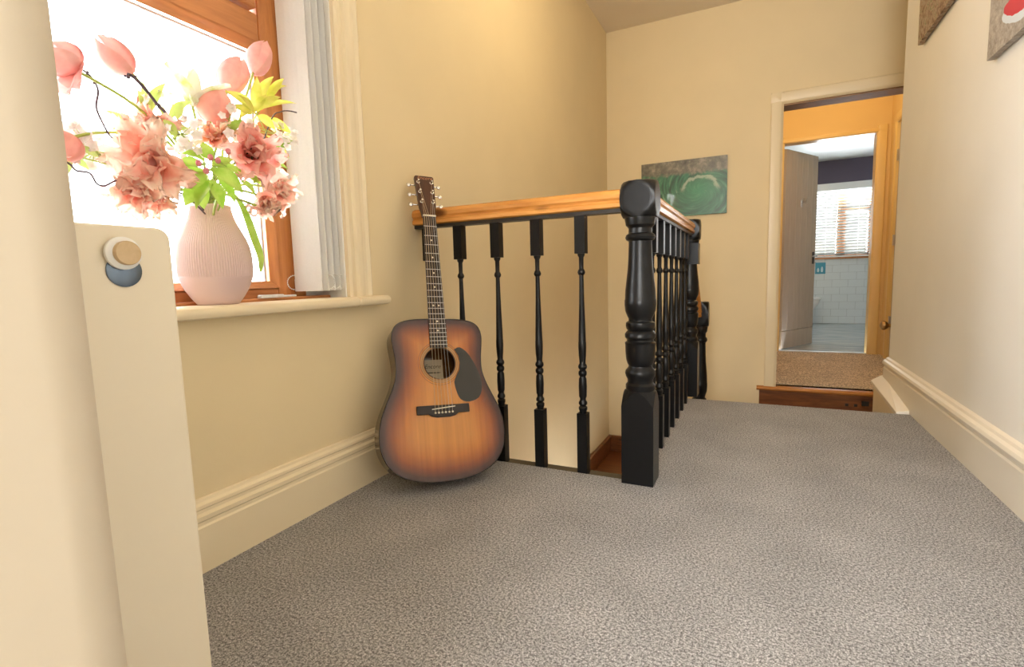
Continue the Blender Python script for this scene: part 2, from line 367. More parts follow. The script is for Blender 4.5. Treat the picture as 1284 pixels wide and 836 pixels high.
MB().sweep([(-a*.9, -b) for a, b in cp], (BX0, YH, ZH), (BX0, YH, BZ1+.07), (1, 0, 0), (0, 1, 0)).build('casing_upright', M['hallgloss'], bt, auto=30)
MB().sweep([(a*1.05, -b) for a, b in cp], (BX1, YH, ZH), (BX1, YH, BZ1+.07), (1, 0, 0), (0, 1, 0)).build('casing_upright', M['hallgloss'], bt, auto=30)
MB().sweep([(a*.5, -b) for a, b in cp], (BX0-.07, YH, BZ1), (BX1+.07, YH, BZ1), (0, 0, 1), (0, 1, 0)).build('casing_head', M['hallgloss'], bt, auto=30)
MB().box(BX1, BX1+.02, YH, YH+.12, ZH, BZ1).build('lining_upright', M['hallgloss'], bt)
MB().box(BX0-.02, BX0, YH, YH+.12, ZH, BZ1).build('lining_upright', M['hallgloss'], bt)
MB().box(BX0-.02, BX1+.02, YH, YH+.12, BZ1, BZ1+.02).build('lining_head', M['hallgloss'], bt)
MB().box(BX0, BX1, YH-.01, YH+.03, ZH-.002, ZH+.006).build('threshold_strip', M['steel'], bt)
# door in the right side of the hall
d2 = sthing('door_2', (HXR, 5.6, ZH))
MB().sweep([(a, -b) for a, b in cp], (HXR, 6.02, ZH), (HXR, 6.02, 2.10), (0, 1, 0), (1, 0, 0)).build('casing_upright', M['hallgloss'], d2, auto=30)
MB().sweep([(-a, -b) for a, b in cp], (HXR, 5.20, ZH), (HXR, 5.20, 2.10), (0, 1, 0), (1, 0, 0)).build('casing_upright', M['hallgloss'], d2, auto=30)
MB().sweep([(a, -b) for a, b in cp], (HXR, 5.12, 2.02), (HXR, 6.10, 2.02), (0, 0, 1), (1, 0, 0)).build('casing_head', M['hallgloss'], d2, auto=30)
lf = MB().box(HXR+.012, HXR+.05, 5.205, 6.015, ZH+.006, 2.015).build('leaf', M['planks'], d2, bevel=.003)
for z in (1.72, .93, .15): MB().box(HXR-.006, HXR+.014, 5.985, 6.03, z-.05, z+.05).build('hinge', M['steel'], lf)
kn = thing('door_knob', (1.10, 5.84, .125), 'dull brass round knob low beside the right hall door', 'knob')
m = MB(); m.lathe([(.024, 0), (.026, .006), (.012, .010), (.011, .03), (.022, .04), (.03, .052), (.028, .066), (.012, .074)], (0, 0, 0), 20)
m.xf(Matrix.Translation((HXR+.012, 5.84, .125)) @ Matrix.Rotation(-PI/2, 4, 'Y') @ Matrix.Scale(1.5, 4)); m.build('knob', nmat('dull_brass', (.50, .34, .16), .3, 1.0)[0], kn, auto=40)
MB().box(HXR+.002, HXR+.013, 5.80, 5.88, .03, .20).build('back_plate', M['dark'], kn, bevel=.004)

# bathroom
BYF, BZC = 9.80, 2.41
m = MB(); m.box(-.6, 2.3, YH+.1, BYF+.1, ZH-.1, ZH-.001); st('floor_bath', m, M['vinyl'])
BWX0, BWX1, BWZ0, BWZ1 = .40, 1.62, .86, 2.02
m = MB(); m.box(-.7, BWX0, BYF, BYF+.1, ZH, BZC); m.box(BWX1, 2.4, BYF, BYF+.1, ZH, BZC); m.box(BWX0, BWX1, BYF, BYF+.1, BWZ1, BZC); m.box(BWX0, BWX1, BYF, BYF+.1, ZH, BWZ0); st('wall_bath_far', m, M['purple'])
m = MB(); m.box(-.7, -.6, YH+.1, BYF, ZH, BZC); st('wall_bath_left', m, M['grout'])
m = MB(); m.box(2.3, 2.4, YH+.1, BYF, ZH, BZC); st('wall_bath_right', m, M['grout'])
m = MB(); m.box(-.7, 2.4, YH+.1, BYF+.1, BZC, BZC+.08); st('ceiling_bath', m, M['white'])
dl = thing('downlight', (.95, 8.2, BZC-.012), 'small round recessed spotlight in the white bathroom ceiling', 'light')
MB().lathe([(.05, 0), (.05, .010), (.035, .011)], (.95, 8.2, BZC-.012), 20).build('rim', M['steel'], dl)
MB().lathe([(.034, .002), (.034, .011)], (.95, 8.2, BZC-.012), 16).build('lens', M['glass'], dl)
# tiles of the far bathroom wall, each one a piece
tw = sthing('wall_bath_tiling', (.9, BYF-.012, ZH))
MB().box(-.6, 2.3, BYF-.006, BYF, ZH, .86).build('grout_bed', M['grout'], tw)
TW, TH, G = .222, .1195, .004
tmesh = None
for j in range(9):
    for i in range(9):
        x0 = .10+TW*i-(TW/2 if j % 2 else 0)
        if tmesh is None:
            tmesh = MB().box(0, TW-G, -.012, -.004, 0, TH-G).build('tile', M['tile'], tw, world=False, bevel=.0015)
            t = tmesh
        else: t = dup(tmesh, tw)
        t.location = Vector((x0, BYF, ZH+.004+TH*j))-tw.location
# bathroom window with venetian blind
w3 = sthing('window_3', (1.0, BYF, BWZ0))
fr = M['frame']
MB().box(BWX0, BWX0+.06, BYF+.03, BYF+.09, BWZ0, BWZ1).build('frame_stile', fr, w3)
MB().box(BWX1-.06, BWX1, BYF+.03, BYF+.09, BWZ0, BWZ1).build('frame_stile', fr, w3)
MB().box(BWX0, BWX1, BYF+.03, BYF+.09, BWZ0, BWZ0+.06).build('frame_rail', M['frame_h'], w3)
MB().box(BWX0, BWX1, BYF+.03, BYF+.09, BWZ1-.06, BWZ1).build('frame_rail', M['frame_h'], w3)
MB().box(1.14, 1.26, BYF+.03, BYF+.09, BWZ0, BWZ1).build('mullion', fr, w3)
MB().box(1.26, BWX1, BYF+.03, BYF+.08, 1.58, 1.65).build('transom', M['frame_h'], w3)
MB().box(BWX0+.06, 1.14, BYF+.058, BYF+.062, BWZ0+.06, BWZ1-.06).build('pane', M['glass'], w3)
MB().box(1.26, BWX1-.06, BYF+.058, BYF+.062, BWZ0+.06, BWZ1-.06).build('pane', M['glass'], w3)
MB().box(BWX0-.05, BWX1+.05, BYF-.05, BYF+.03, BWZ0-.025, BWZ0).build('sill', M['frame_h'], w3, bevel=.004)
vb = thing('venetian_blind', (1.0, BYF-.02, BWZ0), 'white venetian blind with open slats on the bathroom window', 'blind')
MB().box(BWX0-.03, BWX1+.03, BYF-.06, BYF-.005, 1.93, 2.04).build('head_box', M['plastic'], vb, bevel=.003)
MB().box(BWX0-.02, BWX1+.02, BYF-.05, BYF-.02, BWZ0+.005, BWZ0+.028).build('bottom_rail', M['plastic'], vb, bevel=.003)
sl = None
for i in range(23):
    z = BWZ0+.055+i*.0455
    if sl is None:
        q = MB().box(BWX0-.02-1.0, BWX1+.02-1.0, -.024, .024, -.0015, .0015); q.xf(Matrix.Rotation(math.radians(-32), 4, 'X'))
        sl = q.build('slat', mat_paint('blind_slat', (.50, .50, .48), .5, .02, .02, 30, .3), vb, world=False); o = sl
    else: o = dup(sl, vb)
    o.location = Vector((1.0, BYF-.035, z))-vb.location
for x in (.62, .98, 1.42): MB().tube([(x, BYF-.062, BWZ0+.02), (x, BYF-.062, 1.94)], .002, 5).build('ladder_cord', M['plastic'], vb)
gw = MB().box(-2.5, 5.0, 12.6, 12.8, -1.5, 3.4).build('garden_wall', mat_paint('garden_render', (.075, .072, .06), .9, .5, .3, 8), None); tag(gw, 'weathered garden wall outside the bathroom window', 'wall')
# bathroom door: boarded leaf standing open
ang = math.radians(61)
d1 = sthing('door_1', (BX0+.01, YH+.10, ZH)); d1.rotation_euler = (0, 0, ang)
LW = .735
for i in range(6):
    MB().box(i*LW/6+.001, (i+1)*LW/6-.001, -.018, .018, .21, 2.20).build('board', M['planks'], d1, world=False, bevel=.003)
MB().box(0, LW, -.018, .018, .008, .205).build('bottom_rail', M['planks'], d1, world=False, bevel=.003)
hd = MB().box(LW-.075, LW-.035, -.026, -.017, .96, 1.10).build('handle_plate', M['dark'], d1, world=False, bevel=.003)
MB().tube([(LW-.055, -.024, 1.05), (LW-.055, -.065, 1.05), (LW-.075, -.07, 1.05), (LW-.165, -.068, 1.045)], .009, 8).build('lever', M['steel'], hd, world=False)
hk = MB().box(.35, .38, -.024, -.017, 1.60, 1.68).build('robe_hook', M['steel'], d1, world=False, bevel=.003)
MB().tube([(.365, -.02, 1.66), (.345, -.05, 1.65), (.325, -.06, 1.69)], .006, 6).build('prong', M['steel'], hk, world=False)
MB().tube([(.365, -.02, 1.66), (.385, -.05, 1.65), (.405, -.06, 1.69)], .006, 6).build('prong', M['steel'], hk, world=False)
# toilet behind the open door
to = thing('toilet', (.55, 9.35, ZH), 'white toilet beside the open bathroom door', 'toilet')
def bowl(c, prof, stretch):
    mb = MB(); mb.lathe(prof, (0, 0, 0), 28); mb.v = [Vector((q.x*stretch, q.y, q.z))+Vector(c) for q in mb.v]; return mb
bowl((.66, 9.38, ZH), [(.10, 0), (.105, .05), (.085, .15), (.10, .24), (.16, .34), (.175, .40), (.17, .415)], 1.35).build('bowl', M['plastic'], to, auto=50)
bowl((.66, 9.38, ZH), [(.178, .417), (.185, .425), (.185, .445), (.17, .455)], 1.38).build('seat_lid', M['plastic'], to, auto=50)
MB().box(.22, .42, 9.18, 9.58, ZH+.40, ZH+.78).build('cistern', M['plastic'], to, bevel=.02)
tp = thing('small_wall_picture', (.93, BYF-.02, .60), 'small turquoise picture on the white bathroom tiles', 'picture')
MB().box(.855, 1.0, BYF-.024, BYF-.0125, .60, .785).build('board', mat_paint('turquoise_print', (.06, .30, .42), .4, .2, .02, 30), tp)
for dx, h in ((.04, .05), (.095, .07)):
    MB().lathe([(.012, 0), (.018, h*.5), (.014, h), (.004, h+.02)], (.855+dx, BYF-.024, .63), 10).build('motif', mat_paint('motif_white', (.6, .75, .8), .5), tp)
tv = thing('towel', (.80, BYF-.1, .1), 'dark taupe towel hanging on the bathroom wall beside the open door', 'towel')
m = MB(); pr = [(.66+.03*i, -.03-.012*math.sin(i*1.9)) for i in range(6)]
m.slab([(x, BYF+y) for x, y in pr]+[(x, BYF+y-.02) for x, y in reversed(pr)], .22, .80); m.build('cloth', mat_paint('taupe_towel', (.12, .10, .09), .95, .1, .5, 200), tv)
MB().tube([(.62, BYF-.04, .79), (.86, BYF-.04, .79)], .008, 8).build('rail', M['chrome'], tv)

# ------------------------------------------------------------------ landing window
XFm = -1.29                                   # front of the window frame
w1 = sthing('window_1', (XFm, .6, WZ0))
GY0, GY1, GZ0, GZ1 = .10, 1.066, .658, 1.345   # lower light
fd = -.06
FY1 = 1.17
MB().box(XFm+fd, XFm, GY1, FY1, WZ0, WZ1).build('frame_stile', M['frame'], w1, bevel=.006)
MB().box(XFm+fd, XFm, .02, GY0, WZ0, WZ1).build('frame_stile', M['frame'], w1, bevel=.006)
MB().box(XFm+fd, XFm, GY0, GY1, WZ0, GZ0).build('bottom_rail', M['frame_h'], w1, bevel=.006)
MB().box(XFm+fd, XFm, GY0, GY1, GZ1, GZ1+.085).build('transom', M['frame_h'], w1, bevel=.008)
sp = [(0, 0), (.02, 0), (.014, .008), (.004, .016), (0, .018)]
# glazing beads sloping to the pane
for nm, a, b, s, u, mt in (('glazing_bead', (XFm-.012, GY1, GZ0), (XFm-.012, GY1, GZ1), (0, -1, 0), (1, 0, 0), 'frame'),
                           ('glazing_bead', (XFm-.012, GY0, GZ0), (XFm-.012, GY1, GZ0), (0, 0, 1), (1, 0, 0), 'frame_h'),
                           ('glazing_bead', (XFm-.012, GY0, GZ1), (XFm-.012, GY1, GZ1), (0, 0, -1), (1, 0, 0), 'frame_h')):
    MB().sweep(sp, a, b, s, u).build(nm, M[mt], w1, auto=30)
MB().box(XFm-.03, XFm-.026, GY0, GY1, GZ0, GZ1).build('pane', M['glass'], w1)
M['spacer'] = mat_paint('spacer_grey', (.45, .47, .50), .5)
MB().box(XFm-.036, XFm-.024, GY0, GY1, GZ1-.026, GZ1-.020).build('spacer_bar', M['spacer'], w1)
MB().box(XFm-.036, XFm-.024, GY1-.026, GY1-.020, GZ0, GZ1-.02).build('spacer_bar', M['spacer'], w1)
# upper light: sash standing proud of the frame
UZ0, UZ1 = GZ1+.090, WZ1-.06
us = MB().box(XFm-.04, XFm+.012, GY0, GY1-.012, UZ0, UZ0+.10).build('upper_sash_rail', M['frame_h'], w1, bevel=.006)
MB().box(XFm-.04, XFm+.012, GY1-.09, GY1-.012, UZ0+.10, UZ1).build('upper_sash_stile', M['frame'], w1, bevel=.006)
MB().box(XFm-.04, XFm+.012, GY0, GY0+.08, UZ0+.10, UZ1).build('upper_sash_stile', M['frame'], w1, bevel=.006)
MB().box(XFm-.04, XFm+.012, GY0+.08, GY1-.09, UZ1-.08, UZ1).build('upper_sash_rail', M['frame_h'], w1, bevel=.006)
MB().box(XFm+fd, XFm, GY0, GY1, UZ1, WZ1).build('top_rail', M['frame_h'], w1, bevel=.006)
MB().box(XFm-.02, XFm-.016, GY0+.08, GY1-.09, UZ0+.10, UZ1-.08).build('pane', M['glass'], w1)
MB().box(XFm-.03, XFm+.05, .02, 1.222, .612, .630).build('inner_sill_strip', M['frame_h'], w1, bevel=.004)
# white reveal lining
m = MB(); m.box(XW-.30, XW-.001, WY1-.006, WY1-.0005, WZ0, WZ1); m.box(XFm+fd, XFm-.005, FY1, WY1-.006, WZ0, WZ1); st('trim_4', m, M['white'])
# painted sill board with rounded nose and horn
m = MB()
nose = [(-.30, 0), (-.002, 0), (.04, 0), (.050, .004), (.054, .011), (.054, .019), (.050, .026), (.042, .030), (-.30, .030)]
m.sweep([(a, b) for a, b in nose], (XW, .15, .592), (XW, 1.226, .592), (1, 0, 0))
m.sweep([(max(a, 0.0), b) for a, b in nose[1:-1]]+[(0, .030)], (XW, 1.226, .592), (XW, 1.372, .592), (1, 0, 0))
st('trim_5', m, M['gloss'], bevel=.004, auto=30)
# architrave right of the window
m = MB(); arc = [(0, 0), (.095, 0), (.095, .020), (.085, .026), (.076, .018), (.066, .016), (.060, .022), (.048, .024), (.036, .020), (.030, .012), (.018, .012), (.010, .016), (0, .012)]
m.sweep([(a, b) for a, b in arc], (XW, WY1, .622), (XW, WY1, WZ1+.09), (0, 1, 0), (1, 0, 0)); st('trim_6', m, M['gloss'], auto=30)
m = MB(); m.sweep([(a, b) for a, b in arc], (XW, .15, WZ1), (XW, WY1+.095, WZ1), (0, 0, 1), (1, 0, 0)); st('trim_7', m, M['gloss'], auto=30)
# vertical blind, drawn to the right
M['blind'] = mat_translucent('blind_fabric', (.93, .93, .93), (.91, .91, .91), .3, .7, 200)
M['clear'] = mat_translucent('clear_plastic', (.85, .86, .86), (.75, .76, .76), .4, .2, 60)
vbl = thing('vertical_blind', (-1.22, 1.15, .64), 'white vertical fabric blind drawn back to the right side of the landing window', 'blind')
MB().box(-1.25, -1.20, .16, 1.22, 2.05, 2.085).build('head_rail', M['plastic'], vbl)
for i in range(4):
    y0, y1 = 1.118+.026*i, 1.138+.025*i
    a, b = Vector((-1.28, y0, 0)), Vector((-1.188, y1, 0)); t = (b-a); n = Vector((t.y, -t.x, 0)).normalized()
    m = MB(); pr = []
    for k in range(7):
        q = a+t*(k/6); c = n*.005*math.sin(PI*k/6); pr.append((q.x+c.x, q.y+c.y))
    poly = pr+[(x-n.x*.0012, y-n.y*.0012) for x, y in reversed(pr)]
    s = m.slab(poly, .652, 2.055).build('slat', M['blind'], vbl)
    m = MB(); poly = [(x+n.x*.0015, y+n.y*.0015) for x, y in pr]+[(x-n.x*.003, y-n.y*.003) for x, y in reversed(pr)]
    m.slab(poly, .645, .682).build('weight', M['blind'], s)
    if i in (0, 1, 2, 3):
        e = b if i else a; pts = []; d = Vector((-.45, -.9, 0)) if i == 0 else Vector((.25, .97, 0))
        m = MB()
        for k in range(13):
            th = PI*k/12; q = Vector((e.x, e.y, .672))+d*(.022*math.sin(th))+Vector((0, 0, .022*math.cos(th)))
            pts.append(q); m.ball(q, .0022, seg=6, rings=4)
        m.tube(pts, .0009, 4); m.build('bead_chain', M['plastic'], s)
cl = thing('blind_clip', (-1.235, 1.0, .63), 'loose clear plastic blind clip lying on the window sill', 'clip')
MB().box(-1.245, -1.225, .955, 1.03, .6305, .640).build('bar', M['clear'], cl, bevel=.003)
MB().tube([(-1.235, 1.03, .634), (-1.228, 1.05, .634), (-1.232, 1.075, .634)], .003, 6).build('hook', M['clear'], cl)

# ------------------------------------------------------------------ banister
NH, NW = .95, .050
bn = thing('banister', (XN, YB, 0), 'black turned banister with glossy pine handrail around the stairwell', 'banister')
NPX = [(487,18),(483,19),(479,19),(476,16.5),(472,16.5),(468,18.6),(464,19.6),(460,18.8),(457,16),(454,15),(451,16.8),(446,18.3),(436,19.2),(427,19.3),(424,19.8),(422,17.2),(420,17.2),(417,19.6),(413,19.8),(410,18),(408,16),(406,17.8),(402,18.7),(398,18.2),(396,15.2),(393,15),(389,17),(383,19.3),(375,20.1),(369,20),(368,19.5),(356,19),(344,17.6),(330,16.0),(315,15.1),(300,14.6),(295,14.6),(293,17.8),(290,18.9),(287,17.8),(285,14.8),(279,14.6),(277,16),(275,18.2),(271,18.8),(268,19.4),(265,19.4)]
def newel(x, y, zb, h, w=NW):
    s = h/NH; m = MB()
    n = 12; g = {}; vs = []; fs = []
    # lower block with lobed top: faces end in arcs, corners run down
    zt = zb+.298*s; ring = []
    for k in range(4):
        for i in range(n):
            t = -1+2*i/n
            ring.append([(t, -1), (1, t), (-t, 1), (-1, -t)][k])
    N4 = len(ring)
    top = [zt-.045*max(0, math.hypot(*q)-1.0)/.414*s for q in ring]
    vs = [(x+w*a, y+w*b, zb) for a, b in ring]+[(x+w*a, y+w*b, z) for (a, b), z in zip(ring, top)]
    vs += [(x+w*.86*a/math.hypot(a, b), y+w*.86*b/math.hypot(a, b), zt+.004) for a, b in ring]
    fs = [(i, (i+1) % N4, N4+(i+1) % N4, N4+i) for i in range(N4)]+[(N4+i, N4+(i+1) % N4, 2*N4+(i+1) % N4, 2*N4+i) for i in range(N4)]+[tuple(range(2*N4, 3*N4)), tuple(range(N4))[::-1]]
    m.add(vs, fs)
    m.lathe([(w*r/20.6, zb+(608-yp)/386*NH*s) for yp, r in NPX], (x, y, 0), 36)
    # cushion cap: cube trimmed by a sphere
    hz = .054*s; cz = zb+h-hz; hw = w*1.06; n = 12; vs = []; idx = {}; fs = []
    def vid(p):
        k = tuple(round(c, 5) for c in p)
        if k not in idx:
            L = math.sqrt(sum(c*c for c in p)); f = min(1, 1.40/L); idx[k] = len(vs)
            vs.append((x+p[0]*f*hw, y+p[1]*f*hw, cz+p[2]*f*hz))
        return idx[k]
    for ax in range(3):
        for sg in (-1, 1):
            for i in range(n):
                for j in range(n):
                    def pt(a, b):
                        q = [0, 0, 0]; q[ax] = sg; q[(ax+1) % 3] = -1+2*a/n; q[(ax+2) % 3] = -1+2*b/n; return q
                    f = [vid(pt(i, j)), vid(pt(i+1, j)), vid(pt(i+1, j+1)), vid(pt(i, j+1))]
                    fs.append(tuple(f if sg > 0 else f[::-1]))
    m.add(vs, fs)
    return m
YN2 = 2.895
newel(XN, YB, 0, .95).build('newel_post', M['black'], bn, auto=35)
newel(XN, YN2, 0, .95).box(XN-.047, XN+.047, YN2-.047, YN2+.047, .715, .825).build('newel_post', M['black'], bn, auto=35)
newel(XN+.005, 3.44, ZL, 1.385).build('newel_post', M['black'], bn, auto=35)
BPR = [(.235,.70),(.243,.72),(.25,.86),(.258,.86),(.264,.60),(.27,.84),(.278,.84),(.286,.6),(.293,.6),(.30,.76),(.34,.82),(.37,.74),(.378,.55),(.384,.78),(.391,.84),(.398,.78),(.404,.55),(.41,.8),(.416,.88),(.423,.8),(.429,.6),(.44,.62),(.46,.72),(.49,.78),(.51,.76),(.512,.73),(.58,.64),(.68,.49),(.765,.42),(.769,.62),(.776,.74),(.784,.62),(.789,.44),(.80,.43),(.832,.46),(.838,.66),(.846,.72),(.85,.72)]
BH, BW = .876, .0172
bmesh_o = None
def baluster(x, y):
    global bmesh_o
    loc = Vector((x, y, 0))-bn.location
    if bmesh_o is None:
        m = MB(); m.box(-BW, BW, -BW, BW, -.01, .235*BH); m.box(-BW, BW, -BW, BW, .846*BH, BH)
        m.lathe([(BW*r, t*BH) for t, r in BPR], (0, 0, 0), 20)
        bmesh_o = m.build('baluster', M['black'], bn, world=False, auto=35); o = bmesh_o
    else: o = dup(bmesh_o, bn)
    o.location = loc
for x in (-.524, -.681, -.835, -.988, -1.125): baluster(x, YB)
for i in range(7): baluster(XN, YB+.05+(YN2-YB-.10)*(i+1)/8)
hp = [(-.024, 0), (-.031, .004), (-.031, .015), (-.025, .020), (-.026, .025), (-.032, .031), (-.032, .043), (-.026, .053), (-.013, .059), (0, .0605), (.013, .059), (.026, .053), (.032, .043), (.032, .031), (.026, .025), (.025, .020), (.031, .015), (.031, .004), (.024, 0)]
MB().sweep(hp, (XW, YB, .874), (XN-.045, YB, .874), (0, -1, 0)).build('handrail', M['pine'], bn, auto=30)
MB().sweep(hp, (XN, YB+.045, .874), (XN, YN2-.045, .874), (1, 0, 0)).build('handrail', M['pine_y'], bn, auto=30)
MB().sweep(hp, (XN-.012, YN2+.03, .80), (XN-.012, 3.42, .36), (1, 0, 0)).build('handrail', M['pine_y'], bn, auto=30)
MB().box(XW, XN-.05, YB-.020, YB+.020, .862, .876).build('rail_fillet', M['dark'], bn)
MB().box(XN-.020, XN+.020, YB+.05, YN2-.05, .862, .876).build('rail_fillet', M['dark'], bn)

# ------------------------------------------------------------------ guitar
GB, GN = Vector((-.868, 1.294, .034)), Vector((-1.053, 1.520, .890))
gu = (GN-GB).normalized(); ph = math.radians(49); gn = Vector((math.sin(ph), -math.cos(ph), 0)); gn = (gn-gu*gn.dot(gu)).normalized(); gx = gu.cross(gn)
K = (GN-GB).length/.8637
GM = Matrix(((gx.x*K, gu.x*K, gn.x*K, GB.x), (gx.y*K, gu.y*K, gn.y*K, GB.y), (gx.z*K, gu.z*K, gn.z*K, GB.z), (0, 0, 0, 1)))
gt = thing('acoustic_guitar', None, 'sunburst acoustic guitar leaning against the handrail in the corner', 'guitar', mat=GM)
hw = [(.0,.0),(.002,.045),(.010,.092),(.03,.142),(.06,.174),(.10,.1925),(.14,.1975),(.18,.194),(.22,.182),(.26,.164),(.295,.149),(.325,.140),(.35,.1375),(.38,.139),(.41,.143),(.44,.1465),(.465,.144),(.484,.134),(.497,.114),(.504,.08),(.506,.04),(.506,0)]
def cr(pts, n=5):
    o = []
    for i in range(len(pts)-1):
        p0, p1, p2, p3 = pts[max(i-1, 0)], pts[i], pts[i+1], pts[min(i+2, len(pts)-1)]
        for k in range(n):
            t = k/n; o.append(tuple(.5*((2*b)+(-a+c)*t+(2*a-5*b+4*c-d)*t*t+(-a+3*b-3*c+d)*t**3) for a, b, c, d in zip(p0, p1, p2, p3)))
    o.append(pts[-1]); return o
half = cr([(w, y) for y, w in hw], 4)
OUT = half+[(-w, y) for w, y in reversed(half[1:-1])]
def lerp(a, b, t): return a+(b-a)*t
def depth(y): return lerp(.105, .090, y/.506)
m = MB(); n = len(OUT)
m.add([(x, y, -.001) for x, y in OUT]+[(x, y, -depth(y)) for x, y in OUT], [(i, n+i, n+(i+1) % n, (i+1) % n) for i in range(n)])
msides, nt, b = nmat('guitar_sides', (.045, .022, .008), .12, 0, .6)
v = coords(nt, (3, 40, 40)); nn = noise(nt, v, 1, 4); r = ramp(nt, [(.3, (.10, .045, .015)), (.7, (.05, .02, .008))]); nt.links.new(nn.outputs['Fac'], r.inputs['Fac']); nt.links.new(r.outputs[0], b.inputs['Base Color'])
m.build('sides', msides, gt, world=False, auto=40)
m = MB(); m.add([(x, y, -depth(y)) for x, y in OUT], [tuple(range(n))[::-1]]); m.build('back', msides, gt, world=False)
# soundboard: rings from the sound hole to the outline, with the burst stored as edge distance
HC, HR = (0, .362), .050
def edge_hit(a):
    d = (math.cos(a), math.sin(a)); best = None
    for i in range(n):
        (x1, y1), (x2, y2) = OUT[i], OUT[(i+1) % n]; ex, ey = x2-x1, y2-y1; det = d[0]*(-ey)+ex*d[1]
        if abs(det) < 1e-9: continue
        rx, ry = x1-HC[0], y1-HC[1]
        t = (rx*(-ey)+ex*ry)/det; s = (d[0]*ry-d[1]*rx)/det
        if t > 0 and -1e-6 <= s <= 1+1e-6 and (best is None or t < best): best = t
    return best or .1
NA, NR = 120, 22; vs = []; att = []
hits = [edge_hit(2*PI*k/NA) for k in range(NA)]
for i in range(NR+1):
    for k in range(NA):
        a = 2*PI*k/NA; L = lerp(HR, hits[k], i/NR); p = (HC[0]+L*math.cos(a), HC[1]+L*math.sin(a)); vs.append((p[0], p[1], 0))
        att.append(min(math.hypot(p[0]-q[0], p[1]-q[1]) for q in OUT))
fs = [(i*NA+k, (i+1)*NA+k, (i+1)*NA+(k+1) % NA, i*NA+(k+1) % NA) for i in range(NR) for k in range(NA)]
m = MB(); m.add(vs, fs); m.att = {'edge': att}
mtop, nt, b = nmat('guitar_sunburst', (.5, .2, .05), .14, 0, .55)
at = nd(nt, 'ShaderNodeAttribute', attribute_name='edge'); mr = nd(nt, 'ShaderNodeMapRange'); mr.inputs['From Max'].default_value = .115; nt.links.new(at.outputs['Fac'], mr.inputs['Value'])
r = ramp(nt, [(0, (.035, .011, .006)), (.12, (.07, .02, .008)), (.34, (.25, .065, .010)), (.62, (.48, .165, .024)), (1, (.58, .25, .048))]); nt.links.new(mr.outputs[0], r.inputs['Fac'])
v = coords(nt, (55, 1.6, 1)); nn = noise(nt, v, 1, 5, .6, .2); r2 = ramp(nt, [(.3, (.80, .76, .70)), (.7, (1.12, 1.1, 1.06))]); nt.links.new(nn.outputs['Fac'], r2.inputs['Fac'])
nt.links.new(mixc(nt, 1.0, r.outputs[0], r2.outputs[0], 'MULTIPLY'), b.inputs['Base Color'])
m.build('soundboard', mtop, gt, world=False)
mdark = mat_paint('guitar_dark_wood', (.022, .015, .012), .35, .15, .05, 80)
mbone = mat_paint('bone', (.75, .70, .58), .35, .03, .02, 60)
mt_ = MB(); mt_.tube([(x, y, 0) for x, y in OUT]+[(OUT[0][0], OUT[0][1], 0)], .0016, 6); mt_.build('binding', mdark, gt, world=False, smooth=True)
def annulus(r0, r1, z0, z1, nm, mat, seg=48):
    m = MB(); vs = []
    for k in range(seg):
        a = 2*PI*k/seg
        for r_, z in ((r0, z0), (r0, z1), (r1, z1), (r1, z0)): vs.append((HC[0]+r_*math.cos(a), HC[1]+r_*math.sin(a), z))
    fs = [(4*k+j, 4*k+(j+1) % 4, 4*((k+1) % seg)+(j+1) % 4, 4*((k+1) % seg)+j) for k in range(seg) for j in range(4)]
    m.add(vs, fs); return m.build(nm, mat, gt, world=False)
mros = mat_paint('rosette_tan', (.46, .24, .08), .3, .05, .02, 60)
annulus(.0495, .0515, -.003, .0006, 'hole_edge', mdark)
annulus(.0535, .0625, .0002, .0005, 'rosette', mros)
for r0 in (.0525, .0570, .0625, .0690): annulus(r0, r0+.0009, .0003, .0007, 'rosette_ring', mdark)
pg = cr([(.049,.404),(.070,.412),(.101,.384),(.129,.322),(.134,.280),(.121,.247),(.088,.235),(.060,.244),(.047,.273),(.043,.300)], 3)+[(.066*math.cos(math.radians(a)), .362+.066*math.sin(math.radians(a))) for a in (-40, -20, 0, 20, 38)]
MB().slab(pg, .0004, .0016).build('pickguard', mat_paint('pickguard_black', (.035, .032, .026), .22, .3, .02, 12), gt, world=False)
br = MB().slab([(-.084,.203),(-.048,.203),(-.038,.196),(-.02,.192),(.02,.192),(.038,.196),(.048,.203),(.084,.203),(.084,.230),(-.084,.230)], .0004, .008).build('bridge', mdark, gt, world=False, bevel=.002)
MB().add([(-.037,.216,.008),(.037,.222,.008),(.037,.225,.008),(-.037,.219,.008),(-.037,.216,.011),(.037,.222,.011),(.037,.225,.011),(-.037,.219,.011)], [(0,3,2,1),(4,5,6,7),(0,1,5,4),(1,2,6,5),(2,3,7,6),(3,0,4,7)]).build('saddle', mbone, br, world=False)
sx = [-.0275+.011*i for i in range(6)]
for x in sx: MB().lathe([(.003, .0), (.0034, .003), (.0015, .005)], (x, .206+.02*(x+.03)*.6, .008), 10).build('bridge_pin', mbone, br, world=False)
NY = .8637
